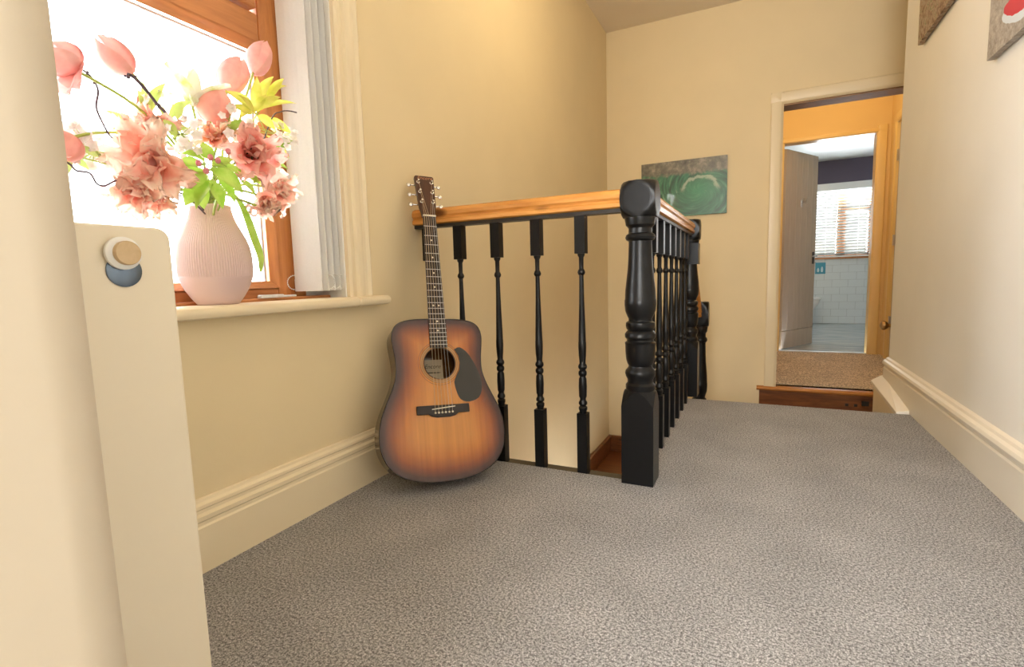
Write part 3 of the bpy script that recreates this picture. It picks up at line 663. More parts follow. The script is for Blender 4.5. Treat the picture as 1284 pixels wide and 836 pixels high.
# neck, fingerboard, frets
m = MB(); vs = []
for y, w, d in ((.42, .028, .02), (.52, .0275, .024), (.70, .0245, .022), (.86, .0215, .021)):
    vs += [(w*math.cos(a), y, .002-d*max(0, math.sin(a))) for a in [PI*i/8 for i in range(9)]]
fs = [(r_*9+i, r_*9+i+1, (r_+1)*9+i+1, (r_+1)*9+i) for r_ in range(3) for i in range(8)]
m.add(vs, fs); m.build('neck', mat_wood('neck_wood', (.16, .06, .02), (.09, .03, .01), (40, 4, 40), .2), gt, world=False, smooth=True)
FB = MB().add([(-.0285,.412,.0005),(.0285,.412,.0005),(.0218,NY,.0015),(-.0218,NY,.0015),(-.0285,.412,.0065),(.0285,.412,.0065),(.0218,NY,.0065),(-.0218,NY,.0065)], [(0,3,2,1),(4,5,6,7),(0,1,5,4),(1,2,6,5),(2,3,7,6),(3,0,4,7)]).build('fingerboard', mdark, gt, world=False)
def fw(y): return lerp(.0285, .0218, (y-.412)/(NY-.412))
fpos = [NY-.645*(1-2**(-i/12)) for i in range(0, 21)]
for y in fpos[1:]: MB().box(-fw(y), fw(y), y-.0009, y+.0009, .0062, .0078).build('fret', M['steel'], FB, world=False)
for f_ in (3, 5, 7, 9, 12, 15, 17):
    y = (fpos[f_]+fpos[f_-1])/2
    for x in ((-.009, .009) if f_ == 12 else (0,)): MB().lathe([(.0031, .0060), (.0031, .0069)], (x, y, 0), 12).build('inlay_dot', mbone, FB, world=False)
MB().box(-.0218, .0218, NY, NY+.005, .000, .0092).build('nut', mbone, gt, world=False)
# headstock tilted back
hs = [(-.0218,NY+.004),(-.0235,NY+.02),(-.029,NY+.045),(-.034,NY+.168),(-.030,NY+.174),(.030,NY+.174),(.034,NY+.168),(.029,NY+.045),(.0235,NY+.02),(.0218,NY+.004)]
ht = Matrix.Translation((0, NY, 0)) @ Matrix.Rotation(math.radians(-11), 4, 'X') @ Matrix.Translation((0, -NY, 0))
mhd = mat_wood('headstock_veneer', (.085, .028, .014), (.045, .016, .009), (40, 4, 40), .3)
HS = MB().slab(hs, -.013, .002).xf(ht).build('headstock', mhd, gt, world=False, bevel=.0015)
pegs = []
for sgn in (-1, 1):
    for j in range(3):
        y = NY+.060+.042*j; x = sgn*(.0195+.002*j); pegs.append((x, y))
        t = MB().lathe([(.0058, .002), (.0062, .004), (.0040, .0045), (.0030, .014), (.0034, .016)], (x, y, 0), 14).xf(ht).build('tuning_post', M['chrome'], HS, world=False, auto=40)
        xe = sgn*(.036)
        MB().tube([(x, y, -.016), (xe+sgn*.012, y, -.016)], .0025, 8).xf(ht).build('tuner_shaft', M['chrome'], HS, world=False)
        MB().ball((xe+sgn*.017, y, -.016), .0085, .0085, .0045, 12, 8).xf(ht).build('tuner_button', M['chrome'], HS, world=False, smooth=True)
for i, x in enumerate(sx):
    xn_ = x*.0178/.0275
    order = [(-1, 0), (-1, 1), (-1, 2), (1, 2), (1, 1), (1, 0)][i]
    px, py = pegs[(0 if order[0] < 0 else 3)+order[1]]; pe = ht @ Vector((px, py, .009))
    m = MB().tube([(x, .210, .009), (x, .2205, .0112), (xn_, NY+.003, .0094), tuple(pe)], .0007 if i < 3 else .0005, 5)
    m.build('string', nmat('string_%d' % i, (.62, .50, .34) if i < 4 else (.7, .7, .7), .3, 1.0)[0], gt, world=False)
def text(body, size, mat, parent, mtx, nm, shear=.25):
    c = bpy.data.curves.new('t', 'FONT'); c.body = body; c.size = size; c.align_x = 'CENTER'; c.align_y = 'CENTER'; c.extrude = .0002; c.shear = shear
    to_ = bpy.data.objects.new('t', c); COL.objects.link(to_)
    bpy.context.view_layer.update()
    me = bpy.data.meshes.new_from_object(to_.evaluated_get(bpy.context.evaluated_depsgraph_get()))
    bpy.data.objects.remove(to_); me.name = nm; me.materials.clear(); me.materials.append(mat)
    me.transform(mtx); o = bpy.data.objects.new(nm, me); COL.objects.link(o); o.parent = parent; return o
text('Encore', .019, mat_paint('gold_lettering', (.50, .24, .12), .4), HS, ht @ Matrix.Translation((.002, NY+.164, .0024)), 'lettering')
lb = MB().box(-.036, .032, .322, .389, -.088, -.0865).build('maker_label', mat_paint('label_paper', (.50, .42, .30), .8), gt, world=False)
text('Encore', .019, mdark, lb, Matrix.Translation((-.002, .366, -.0862)), 'lettering')
MB().box(-.028, .024, .344, .347, -.0865, -.0861).build('printed_line', mdark, lb, world=False)

# ------------------------------------------------------------------ low panel by the near wall
lp = thing('low_panel', (-.635, .25, 0), 'cream painted low panel with rounded top corner and round knob by the near wall', 'panel')
cpts = [(.154, 0), (.368, 0)]+[(.368-.014+.014*math.cos(a), .735-.014+.014*math.sin(a)) for a in [PI/2*i/5 for i in range(6)]]+[(.154, .735)]
m = MB(); k_ = len(cpts)
m.add([(-.65, y, z) for y, z in cpts]+[(-.62, y, z) for y, z in cpts], [(i, (i+1) % k_, k_+(i+1) % k_, k_+i) for i in range(k_)]+[tuple(range(k_))[::-1], tuple(range(k_, 2*k_))])
m.build('board', M['panel'], lp, bevel=.003)
rx = Matrix.Rotation(PI/2, 4, 'Y')
MB().lathe([(.0175, 0), (.0175, .0015), (.0165, .0022), (.002, .0024)], (0, 0, 0), 32).xf(Matrix.Translation((-.62, .3155, .686)) @ rx).build('chrome_disc', nmat('chrome_dark_reflection', (.16, .21, .28), .15, .7)[0], lp, auto=40, label='glossy chrome disc with painted dark blue-grey reflection under the knob')  # chrome disc; the dark room reflection is put into its base colour
kb = MB().lathe([(.0165, .002), (.0175, .004), (.0175, .008), (.0145, .010)], (0, 0, 0), 32).xf(Matrix.Translation((-.62, .3135, .7045)) @ rx).build('knob_ring', M['white'], lp, auto=40)
MB().lathe([(.0128, .008), (.0130, .0135), (.0122, .0155), (.001, .0158)], (0, 0, 0), 28).xf(Matrix.Translation((-.62, .3145, .7045)) @ rx).build('knob', M['tan'], kb, auto=40, label='tan round knob face')

# ------------------------------------------------------------------ pictures
def mat_wave():
    m, nt, b = nmat('wave_print', (.1,.3,.2), .35, 0, .5); tc = nd(nt, 'ShaderNodeTexCoord'); L = nt.links.new
    b.inputs['Coat Weight'].default_value = .7; b.inputs['Coat Roughness'].default_value = .03; b.inputs['Coat IOR'].default_value = 1.5
    def mth(op, x, y=0.0, z=None):
        q = nd(nt, 'ShaderNodeMath', operation=op)
        for k, w_ in enumerate((x, y) if z is None else (x, y, z)):
            if hasattr(w_, 'is_linked'): L(w_, q.inputs[k])
            else: q.inputs[k].default_value = w_
        return q.outputs[0]
    def sstep(x, a, c):
        q = nd(nt, 'ShaderNodeMapRange', interpolation_type='SMOOTHSTEP'); q.inputs['From Min'].default_value = a; q.inputs['From Max'].default_value = c; L(x, q.inputs['Value']); return q.outputs[0]
    sep = nd(nt, 'ShaderNodeSeparateXYZ'); L(tc.outputs['Object'], sep.inputs[0]); X, Z = sep.outputs['X'], sep.outputs['Z']
    dx = mth('SUBTRACT', X, .13); dz = mth('MULTIPLY', mth('SUBTRACT', Z, .185), 1.25)
    rad = mth('SQRT', mth('ADD', mth('MULTIPLY', dx, dx), mth('MULTIPLY', dz, dz))); th = mth('ARCTAN2', dz, dx)
    cb = nd(nt, 'ShaderNodeCombineXYZ'); L(mth('ADD', mth('MULTIPLY', rad, 42), mth('MULTIPLY', th, 2.6)), cb.inputs[0]); L(mth('MULTIPLY', th, 1.3), cb.inputs[1])
    st_ = noise(nt, cb.outputs[0], 1.0, 5, .6, .5)
    sea = ramp(nt, [(.30, (.006, .045, .030)), (.5, (.018, .13, .065)), (.62, (.045, .22, .11)), (.74, (.26, .38, .27))]); L(st_.outputs['Fac'], sea.inputs['Fac'])
    core = ramp(nt, [(0, (.035, .30, .13)), (.5, (.03, .22, .095)), (1, (.008, .06, .04))]); L(mth('MULTIPLY', rad, 4.2), core.inputs['Fac'])
    c = mixc(nt, mth('MULTIPLY', sstep(rad, .22, .06), .65), sea.outputs[0], core.outputs[0])
    nz = noise(nt, tc.outputs['Object'], 16, 6, .7); jit = mth('MULTIPLY', mth('SUBTRACT', nz.outputs['Fac'], .5), .10)
    lip = mth('MULTIPLY', sstep(mth('ABSOLUTE', mth('ADD', mth('SUBTRACT', rad, .135), jit)), .022, .004), sstep(dz, -.01, .05))
    c = mixc(nt, mth('MULTIPLY', lip, .75), c, (.42, .50, .36))
    fo = ramp(nt, [(.30, (.05, .055, .042)), (.5, (.15, .14, .105)), (.68, (.36, .32, .25))]); L(nz.outputs['Fac'], fo.inputs['Fac'])
    c = mixc(nt, sstep(mth('ADD', Z, jit), .31, .345), c, fo.outputs[0])
    L(c, b.inputs['Base Color']); return m
wp = MB().box(-.880, -.228, YF-.022, YF-.008, 1.126, 1.563).build('wave_picture', mat_wave(), None, bevel=.0015)
tag(wp, 'glossy green breaking wave picture on the cream wall behind the banister', 'picture')
def print_mat(name, stops, scale, marks=()):
    m, nt, b = nmat(name, stops[0][1], .55, 0, .3); v = coords(nt); nz = noise(nt, v, scale, 6, .75); r = ramp(nt, stops); nt.links.new(nz.outputs['Fac'], r.inputs['Fac']); c = r.outputs[0]
    tc = nd(nt, 'ShaderNodeTexCoord'); n2 = noise(nt, tc.outputs['Object'], 30, 2)
    for (cy, cz, ry, rz, rot, col) in marks:
        mp = nd(nt, 'ShaderNodeMapping', vector_type='TEXTURE'); mp.inputs['Location'].default_value = (0, cy, cz); mp.inputs['Rotation'].default_value = (rot, 0, 0); mp.inputs['Scale'].default_value = (10, ry, rz); nt.links.new(tc.outputs['Object'], mp.inputs[0])
        ln = nd(nt, 'ShaderNodeVectorMath', operation='LENGTH'); nt.links.new(mp.outputs[0], ln.inputs[0])
        s = nd(nt, 'ShaderNodeMath', operation='MULTIPLY_ADD'); nt.links.new(n2.outputs['Fac'], s.inputs[0]); s.inputs[1].default_value = .4; nt.links.new(ln.outputs['Value'], s.inputs[2])
        k = ramp(nt, [(.0, (1,1,1)), (.98, (1,1,1)), (1.0, (0,0,0))]); sc = nd(nt, 'ShaderNodeMath', operation='MULTIPLY'); sc.inputs[1].default_value = .8; nt.links.new(s.outputs[0], sc.inputs[0]); nt.links.new(sc.outputs[0], k.inputs['Fac'])
        c = mixc(nt, k.outputs[0], c, col)
    nt.links.new(c, b.inputs['Base Color']); return m
p1 = MB().box(XR-.024, XR-.004, 2.42, 3.017, 1.672, 2.10).build('canvas_picture', print_mat('pebble_print', [(.3, (.05, .03, .02)), (.45, (.22, .13, .08)), (.55, (.42, .33, .25)), (.62, (.12, .16, .05)), (.72, (.5, .4, .33))], 38), None, bevel=.001)
tag(p1, 'brown mottled pebble picture high on the right wall near the hall doorway', 'picture')
p2 = MB().box(XR-.024, XR-.004, 1.58, 2.17, 1.305, 1.72).build('canvas_picture', print_mat('shore_print', [(.3, (.20, .17, .14)), (.5, (.36, .32, .28)), (.7, (.52, .48, .43))], 55,
    [(.13, .215, .13, .05, 0, (.03, .28, .34)), (.11, .060, .09, .020, .3, (.62, .68, .74)), (.10, .085, .085, .026, .25, (.55, .05, .07))]), None, bevel=.001)
tag(p2, 'grey sandy picture with a red mark on the right wall', 'picture')

# ------------------------------------------------------------------ vase and flowers
VC = Vector((-1.207, .818, .6225))
vprof = [(.001,0),(.050,0),(.0535,.003),(.066,.018),(.078,.036),(.086,.052),(.0905,.064),(.0915,.066),(.0935,.082),(.0935,.094),(.0935,.110),(.0920,.126),(.0885,.143),(.0820,.160),(.0735,.176),(.0645,.192),(.0570,.208),(.0525,.222),(.0502,.234),(.050,.240),(.047,.240),(.046,.226),(.046,.15),(.001,.14)]
def fine(p):
    o = []
    for i in range(len(p)-1):
        for k in range(3): o.append((lerp(p[i][0], p[i+1][0], k/3), lerp(p[i][1], p[i+1][1], k/3)))
    return o+[p[-1]]
fp = fine(vprof); half_i = fp.index(vprof[19])
def rib(r, z, a):
    if .0665 < z < .236 and r > .0425: return r-.0016*(.5-.5*math.cos(88*a))
    return r
fp = [(q*.885, z) for q, z in fp]
vm = MB().lathe(fp, VC, 528, True, rib)
vs_o = vm.build('vase', mat_paint('blush_ceramic', (.70, .53, .52), .55, .02, .02, 40, .3), None, smooth=True)
tag(vs_o, 'blush pink ribbed ceramic vase on the window sill', 'vase')
MOUTH = VC+Vector((0, 0, .235))
def noisev(): return Vector((random.uniform(-1, 1), random.uniform(-1, 1), random.uniform(-1, 1)))
def frame(ax):
    ax = ax.normalized(); a = Vector((0, 0, 1)) if abs(ax.z) < .9 else Vector((1, 0, 0)); s = ax.cross(a).normalized(); return ax, s, ax.cross(s)
def petal_closed(base, axis, th0, L, R, wide=.80):
    ax, s, t = frame(axis); prof = [(0,.22),(.1,.62),(.25,.92),(.42,1.0),(.6,.97),(.78,.78),(.9,.52),(1,.22)]
    m = MB(); nu, nv = 6, 9; vs = []
    for j in range(nv+1):
        v = j/nv
        for i in range(len(prof)-1):
            if prof[i][0] <= v <= prof[i+1][0]: r = lerp(prof[i][1], prof[i+1][1], (v-prof[i][0])/(prof[i+1][0]-prof[i][0]))
        w = wide*max(.06, (1-v**3.2))**.6
        for i in range(nu+1):
            u = -1+2*i/nu; a = th0+u*w; rr = R*r*(1+.05*u*u-.03*(1-abs(u)))
            vs.append(base+ax*(L*(v-.03*u*u*v))+s*rr*math.cos(a)+t*rr*math.sin(a))
    fs = [(j*(nu+1)+i, j*(nu+1)+i+1, (j+1)*(nu+1)+i+1, (j+1)*(nu+1)+i) for j in range(nv) for i in range(nu)]
    return m.add(vs, fs)
def petal_open(base, axis, out, L, W, a0, a1, ruffle=.0, cup=.3, tip=.5, nu=8, nv=10, seed=0):
    rg = random.Random(seed); axis = axis.normalized(); out = (out-axis*out.dot(axis)).normalized(); side = axis.cross(out)
    m = MB(); vs = []; pe = []; p = Vector(base); ph = rg.uniform(0, 6); p2 = rg.uniform(0, 6)
    for j in range(nv+1):
        v = j/nv; an = lerp(a0, a1, v); d = axis*math.cos(an)+out*math.sin(an); nrm = axis*(-math.sin(an))+out*math.cos(an)
        if j: p = p+d*(L/nv)
        w = W*math.sin(PI*(.10+.90*v**tip*.90))**.75 if v < 1 else W*.15
        w *= 1+ruffle*(.16*math.sin(19*v+ph)+.22*rg.uniform(-1, 1)*v)
        for i in range(nu+1):
            u = -1+2*i/nu
            fr = ruffle*v*v*rg.uniform(-1, 1)*.07*L if j >= nv-2 or abs(u) > .9 else 0
            vs.append(p+side*u*w-nrm*cup*W*u*u+nrm*(ruffle*W*(.45*abs(u)**1.5*math.sin(13*v+ph+(2 if u > 0 else 0))+.22*v*abs(u)*math.sin(29*v+p2)))+d*(ruffle*L*.07*math.sin(11*u+p2)*v+fr))
            pe.append(max(abs(u)**2.5, v**3))
    fs = [(j*(nu+1)+i, j*(nu+1)+i+1, (j+1)*(nu+1)+i+1, (j+1)*(nu+1)+i) for j in range(nv) for i in range(nu)]
    m.add(vs, fs); m.att = {'pe': pe}; return m
def leaf_mesh(b, t, W, up=Vector((.5, -.3, .8)), arch=.12, fold=.25):
    b, t = Vector(b), Vector(t); d = t-b; L = d.length; d.normalize(); side = d.cross(up).normalized(); n = side.cross(d)
    m = MB(); vs = []; nv = 8
    for j in range(nv+1):
        v = j/nv; w = W*.5*max(.03, math.sin(PI*v**.8)**.9)
        c = b+d*(L*v)+n*(arch*L*4*v*(1-v))
        for u in (-1, -.5, 0, .5, 1): vs.append(c+side*u*w+n*(fold*w*abs(u)))
    fs = [(j*5+i, j*5+i+1, (j+1)*5+i+1, (j+1)*5+i) for j in range(nv) for i in range(4)]
    return m.add(vs, fs)
M['tulip'] = mat_translucent('tulip_pink', (.90, .52, .50), (.93, .62, .58), .26, .45, 60)
M['tulip2'] = mat_translucent('tulip_coral', (.88, .45, .40), (.92, .54, .47), .26, .45, 60)
M['lily'] = mat_translucent('lily_tulip_white', (.88, .88, .78), (.60, .70, .22), .25, .45, 35, (1, 1, 1), (.45, .70))
PM = [mat_petal('parrot_coral', (.86, .27, .22), (.96, .60, .52)), mat_petal('parrot_peach', (.90, .38, .30), (.97, .68, .57)),
      mat_petal('parrot_pale', (.94, .50, .42), (.98, .78, .66)), mat_petal('parrot_orange', (.84, .34, .14), (.96, .76, .58)), mat_petal('parrot_red', (.78, .18, .15), (.95, .58, .50))]
M['stem'] = mat_translucent('stem_green', (.42, .55, .12), (.50, .60, .20), .15, .5, 40)
LM = [mat_translucent('leaf_fresh', (.30, .50, .05), (.46, .60, .12), .22, .4, 40), mat_translucent('leaf_yellow_green', (.58, .60, .08), (.72, .66, .16), .22, .4, 40),
      mat_translucent('leaf_lime', (.48, .62, .14), (.58, .68, .22), .22, .4, 40), mat_translucent('leaf_gold', (.66, .62, .14), (.72, .60, .20), .22, .4, 40),
      mat_translucent('leaf_pale', (.44, .58, .16), (.56, .66, .26), .22, .4, 40), mat_translucent('leaf_mid', (.26, .44, .06), (.40, .54, .10), .22, .4, 40)]
M['blossom'] = mat_translucent('blossom_white', (.90, .88, .85), (.92, .84, .84), .25, .5, 80)
M['bud'] = mat_translucent('bud_pink', (.80, .22, .30), (.88, .50, .50), .2, .5, 120)
M['twig'] = mat_paint('twig_bark', (.12, .085, .11), .7, .3, .2, 200)
M['anther'] = mat_paint('anther', (.06, .04, .015), .8, .2, .2, 200)
TULIPS = [
    ((-1.14, 0.634, 1.096), (-1.14, 0.577, 1.144), 0.0301, [(-1.16, 0.693, 1.05), (-1.18, 0.75, 0.956)]),
    ((-1.1, 0.519, 1.053), (-1.1, 0.48, 1.084), 0.0342, [(-1.12, 0.623, 1.027), (-1.14, 0.714, 0.961)]),
    ((-1.2, 0.962, 1.217), (-1.2, 1.009, 1.31), 0.0311, [(-1.22, 0.944, 1.14), (-1.24, 0.898, 0.991)]),
    ((-1.16, 0.851, 1.131), (-1.16, 0.899, 1.221), 0.0342, [(-1.18, 0.853, 1.07), (-1.2, 0.848, 0.958)]),
    ((-1.13, 0.784, 1.037), (-1.13, 0.811, 1.118), 0.0382, [(-1.15, 0.796, 0.979), (-1.17, 0.808, 0.92)]),
    ((-1.1, 0.501, 0.939), (-1.1, 0.474, 0.898), 0.0301, [(-1.12, 0.555, 0.96), (-1.14, 0.628, 0.97), (-1.16, 0.731, 0.924)]),
]
PARROTS = [
    ((-1.12, 0.64, 0.995), 0.0518, 0),
    ((-1.06, 0.608, 0.909), 0.073, 1),
    ((-1.08, 0.582, 0.855), 0.0518, 2),
    ((-1.1, 0.773, 1.009), 0.0499, 3),
    ((-1.05, 0.827, 0.969), 0.0691, 4),
    ((-1.08, 0.923, 0.903), 0.0557, 2),
    ((-1.09, 0.883, 0.86), 0.0461, 1),
    ((-1.1, 0.634, 0.845), 0.0384, 2),
]
LEAVES = [
    ((-1.05, 0.716, 0.909), (-1.05, 0.625, 0.873), 0.0292, 0),
    ((-1.03, 0.703, 0.909), (-1.03, 0.777, 0.869), 0.0292, 0),
    ((-1.03, 0.7, 0.888), (-1.03, 0.725, 0.83), 0.0234, 0),
    ((-1.07, 0.724, 0.929), (-1.07, 0.675, 0.94), 0.0273, 0),
    ((-1.07, 0.732, 0.939), (-1.07, 0.721, 0.973), 0.0215, 0),
    ((-1.05, 0.727, 0.919), (-1.05, 0.774, 0.944), 0.0215, 0),
    ((-1.05, 0.732, 0.928), (-1.05, 0.806, 0.912), 0.0175, 0),
    ((-1.07, 0.706, 0.884), (-1.07, 0.671, 0.834), 0.0273, 0),
    ((-1.09, 0.716, 0.891), (-1.09, 0.724, 0.835), 0.0253, 0),
    ((-1.03, 0.69, 0.902), (-1.03, 0.662, 0.861), 0.0195, 0),
    ((-1.1, 0.876, 1.082), (-1.1, 0.805, 1.108), 0.0215, 1),
    ((-1.13, 0.9, 1.093), (-1.13, 0.967, 1.198), 0.0195, 1),
    ((-1.11, 0.893, 1.092), (-1.11, 1.017, 1.142), 0.0175, 1),
    ((-1.12, 0.892, 1.089), (-1.12, 0.909, 1.177), 0.0195, 1),
    ((-1.14, 0.907, 1.093), (-1.14, 1.017, 1.192), 0.0215, 1),
    ((-1.1, 0.88, 1.079), (-1.1, 0.835, 1.053), 0.0175, 1),
    ((-1.1, 0.884, 1.075), (-1.1, 0.934, 1.055), 0.0215, 1),
    ((-1.13, 0.926, 1.081), (-1.13, 1.012, 1.066), 0.0234, 1),
    ((-1.14, 0.942, 1.047), (-1.14, 1.005, 1.004), 0.0215, 1),
    ((-1.09, 0.868, 1.078), (-1.09, 0.91, 1.13), 0.0156, 1),
    ((-1.14, 0.66, 1.025), (-1.14, 0.699, 1.099), 0.0195, 2),
    ((-1.13, 0.652, 1.026), (-1.13, 0.635, 1.064), 0.0156, 2),
    ((-1.15, 0.669, 1.026), (-1.15, 0.657, 1.09), 0.0136, 2),
    ((-1.08, 0.635, 0.998), (-1.08, 0.633, 0.959), 0.0156, 2),
    ((-1.13, 0.692, 1.02), (-1.13, 0.744, 1.071), 0.0156, 2),
    ((-1.13, 0.621, 0.982), (-1.13, 0.571, 1.007), 0.0175, 3),
    ((-1.12, 0.615, 0.979), (-1.12, 0.576, 0.971), 0.0156, 3),
    ((-1.11, 0.61, 0.976), (-1.11, 0.584, 0.995), 0.0117, 3),
    ((-1.12, 0.517, 0.926), (-1.12, 0.549, 0.914), 0.0136, 4),
    ((-1.12, 0.506, 0.904), (-1.12, 0.531, 0.888), 0.0117, 4),
    ((-1.12, 0.501, 0.9), (-1.12, 0.494, 0.869), 0.0156, 4),
    ((-1.1, 0.825, 0.942), (-1.1, 0.886, 0.911), 0.0195, 5),
    ((-1.1, 0.888, 0.925), (-1.1, 0.943, 0.973), 0.0175, 5),
    ((-1.09, 0.852, 0.909), (-1.09, 0.9, 0.947), 0.0175, 5),
    ((-1.12, 0.842, 0.966), (-1.12, 0.939, 1.012), 0.0156, 5),
    ((-1.1, 0.823, 0.914), (-1.1, 0.862, 0.881), 0.0156, 5),
    ((-1.08, 0.787, 1.003), (-1.08, 0.831, 1.048), 0.0175, 5),
    ((-1.08, 0.816, 1.001), (-1.08, 0.856, 1.037), 0.0175, 5),
    ((-1.12, 0.946, 1.006), (-1.12, 1.002, 1.046), 0.0156, 5),
    ((-1.1, 0.914, 0.968), (-1.1, 0.967, 0.959), 0.0156, 5),
    ((-1.04, 0.718, 0.891), (-1.04, 0.674, 0.825), 0.0234, 0),
    ((-1.05, 0.732, 0.9), (-1.05, 0.77, 0.849), 0.0195, 0),
    ((-1.06, 0.712, 0.925), (-1.06, 0.653, 0.91), 0.0234, 0),
    ((-1.09, 0.67, 0.985), (-1.09, 0.706, 1.001), 0.0156, 2),
    ((-1.1, 0.69, 1.015), (-1.1, 0.704, 1.054), 0.0136, 2),
    ((-1.07, 0.644, 0.999), (-1.07, 0.668, 0.97), 0.0156, 2),
    ((-1.08, 0.86, 1.07), (-1.08, 0.822, 1.102), 0.0175, 1),
    ((-1.09, 0.877, 1.08), (-1.09, 0.95, 1.135), 0.0156, 1),
    ((-1.09, 0.863, 1.073), (-1.09, 0.811, 1.076), 0.0175, 1),
    ((-1.13, 0.942, 1.128), (-1.13, 0.999, 1.204), 0.0156, 1),
]
BLOSSOMS = [
    ((-1.102, 0.703, 0.979), 0),
    ((-1.117, 0.728, 0.981), 0),
    ((-1.107, 0.694, 0.955), 0),
    ((-1.096, 0.696, 0.942), 0),
    ((-1.088, 0.721, 0.987), 0),
    ((-1.077, 0.682, 0.964), 0),
    ((-1.086, 0.704, 0.962), 0),
    ((-1.09, 0.686, 0.958), 0),
    ((-1.077, 0.693, 1.013), 0),
    ((-1.076, 0.695, 0.961), 0),
    ((-1.1, 0.72, 0.953), 0),
    ((-1.073, 0.71, 0.985), 0),
    ((-1.113, 0.743, 1.026), 0),
    ((-1.098, 0.696, 0.945), 0),
    ((-1.095, 0.718, 1.001), 0),
    ((-1.091, 0.704, 0.993), 0),
    ((-1.086, 0.705, 0.95), 0),
    ((-1.07, 0.711, 0.953), 0),
    ((-1.077, 0.709, 1.007), 0),
    ((-1.092, 0.726, 0.955), 0),
    ((-1.088, 0.809, 1.072), 1),
    ((-1.127, 0.829, 1.081), 1),
    ((-1.126, 0.842, 1.059), 1),
    ((-1.122, 0.839, 1.078), 1),
    ((-1.086, 0.782, 1.045), 1),
    ((-1.128, 0.799, 1.061), 1),
    ((-1.086, 0.807, 1.067), 1),
    ((-1.1, 0.995, 1.037), 2),
    ((-1.12, 0.968, 1.075), 2),
    ((-1.13, 0.956, 1.062), 2),
    ((-1.148, 1.014, 1.082), 2),
    ((-1.102, 0.99, 1.055), 2),
    ((-1.127, 1.014, 1.058), 2),
    ((-1.12, 0.978, 1.023), 2),
    ((-1.103, 0.966, 1.02), 2),
    ((-1.114, 0.974, 1.041), 2),
    ((-1.101, 0.945, 1.045), 2),
    ((-1.149, 1.005, 1.042), 2),
    ((-1.149, 0.996, 1.037), 2),
    ((-1.147, 1.009, 1.034), 2),
    ((-1.116, 0.984, 1.041), 2),
    ((-1.113, 0.96, 1.012), 2),
    ((-1.116, 0.945, 1.07), 2),
    ((-1.127, 1.021, 1.072), 2),
    ((-1.132, 0.997, 1.06), 2),
    ((-1.11, 0.868, 1.051), 2),
    ((-1.101, 0.86, 1.047), 2),
    ((-1.103, 0.842, 1.033), 2),
    ((-1.1, 0.86, 1.055), 2),
    ((-1.118, 0.87, 1.062), 2),
    ((-1.124, 0.908, 1.077), 2),
    ((-1.138, 0.536, 0.903), 3),
    ((-1.143, 0.604, 0.973), 3),
    ((-1.137, 0.57, 0.905), 3),
    ((-1.134, 0.528, 0.958), 3),
    ((-1.118, 0.512, 0.898), 3),
    ((-1.12, 0.516, 0.94), 3),
    ((-1.143, 0.573, 0.912), 3),
    ((-1.12, 0.511, 0.938), 3),
    ((-1.139, 0.534, 0.942), 3),
    ((-1.114, 0.537, 0.934), 3),
    ((-1.113, 0.512, 0.96), 3),
    ((-1.138, 0.597, 0.901), 3),
    ((-1.149, 0.612, 0.91), 3),
    ((-1.127, 0.576, 0.909), 3),
    ((-1.143, 0.563, 0.954), 3),
    ((-1.131, 0.527, 0.961), 3),
    ((-1.158, 0.54, 0.908), 3),
    ((-1.114, 0.589, 0.921), 3),
    ((-1.131, 0.596, 0.907), 3),
    ((-1.151, 0.509, 0.906), 3),
    ((-1.134, 0.532, 0.915), 3),
    ((-1.129, 0.54, 0.894), 3),
    ((-1.117, 0.531, 0.946), 3),
    ((-1.142, 0.554, 0.911), 3),
    ((-1.119, 0.515, 0.92), 3),
    ((-1.114, 0.508, 0.898), 3),
    ((-1.16, 0.601, 0.918), 3),
    ((-1.158, 0.578, 0.91), 3),
    ((-1.134, 0.532, 0.947), 3),
    ((-1.121, 0.54, 0.931), 3),
    ((-1.154, 0.514, 0.963), 3),
    ((-1.111, 0.508, 0.954), 3),
    ((-1.135, 0.6, 0.978), 3),
    ((-1.142, 0.54, 0.946), 3),
    ((-1.142, 0.575, 0.931), 3),
    ((-1.154, 0.532, 0.945), 3),
    ((-1.141, 0.563, 0.918), 3),
    ((-1.141, 0.516, 0.951), 3),
    ((-1.141, 0.568, 0.913), 3),
    ((-1.138, 0.591, 0.931), 3),
    ((-1.125, 0.537, 0.928), 3),
    ((-1.137, 0.546, 0.916), 3),
    ((-1.125, 0.523, 0.922), 3),
    ((-1.139, 0.512, 0.931), 3),
    ((-1.141, 0.599, 0.906), 3),
    ((-1.147, 0.605, 0.92), 3),
    ((-1.139, 0.706, 1.076), 0),
    ((-1.14, 0.714, 1.043), 0),
    ((-1.152, 0.722, 1.054), 0),
    ((-1.18, 0.709, 1.062), 0),
    ((-1.178, 0.709, 1.053), 0),
    ((-1.136, 0.684, 1.07), 0),
    ((-1.048, 0.618, 0.971), 0),
    ((-1.056, 0.617, 0.938), 0),
    ((-1.061, 0.646, 0.94), 0),
    ((-1.052, 0.642, 0.977), 0),
    ((-1.085, 0.649, 0.954), 0),
    ((-1.097, 0.819, 1.006), 1),
    ((-1.059, 0.775, 1.003), 1),
    ((-1.088, 0.794, 1.025), 1),
    ((-1.08, 0.802, 1.006), 1),
]
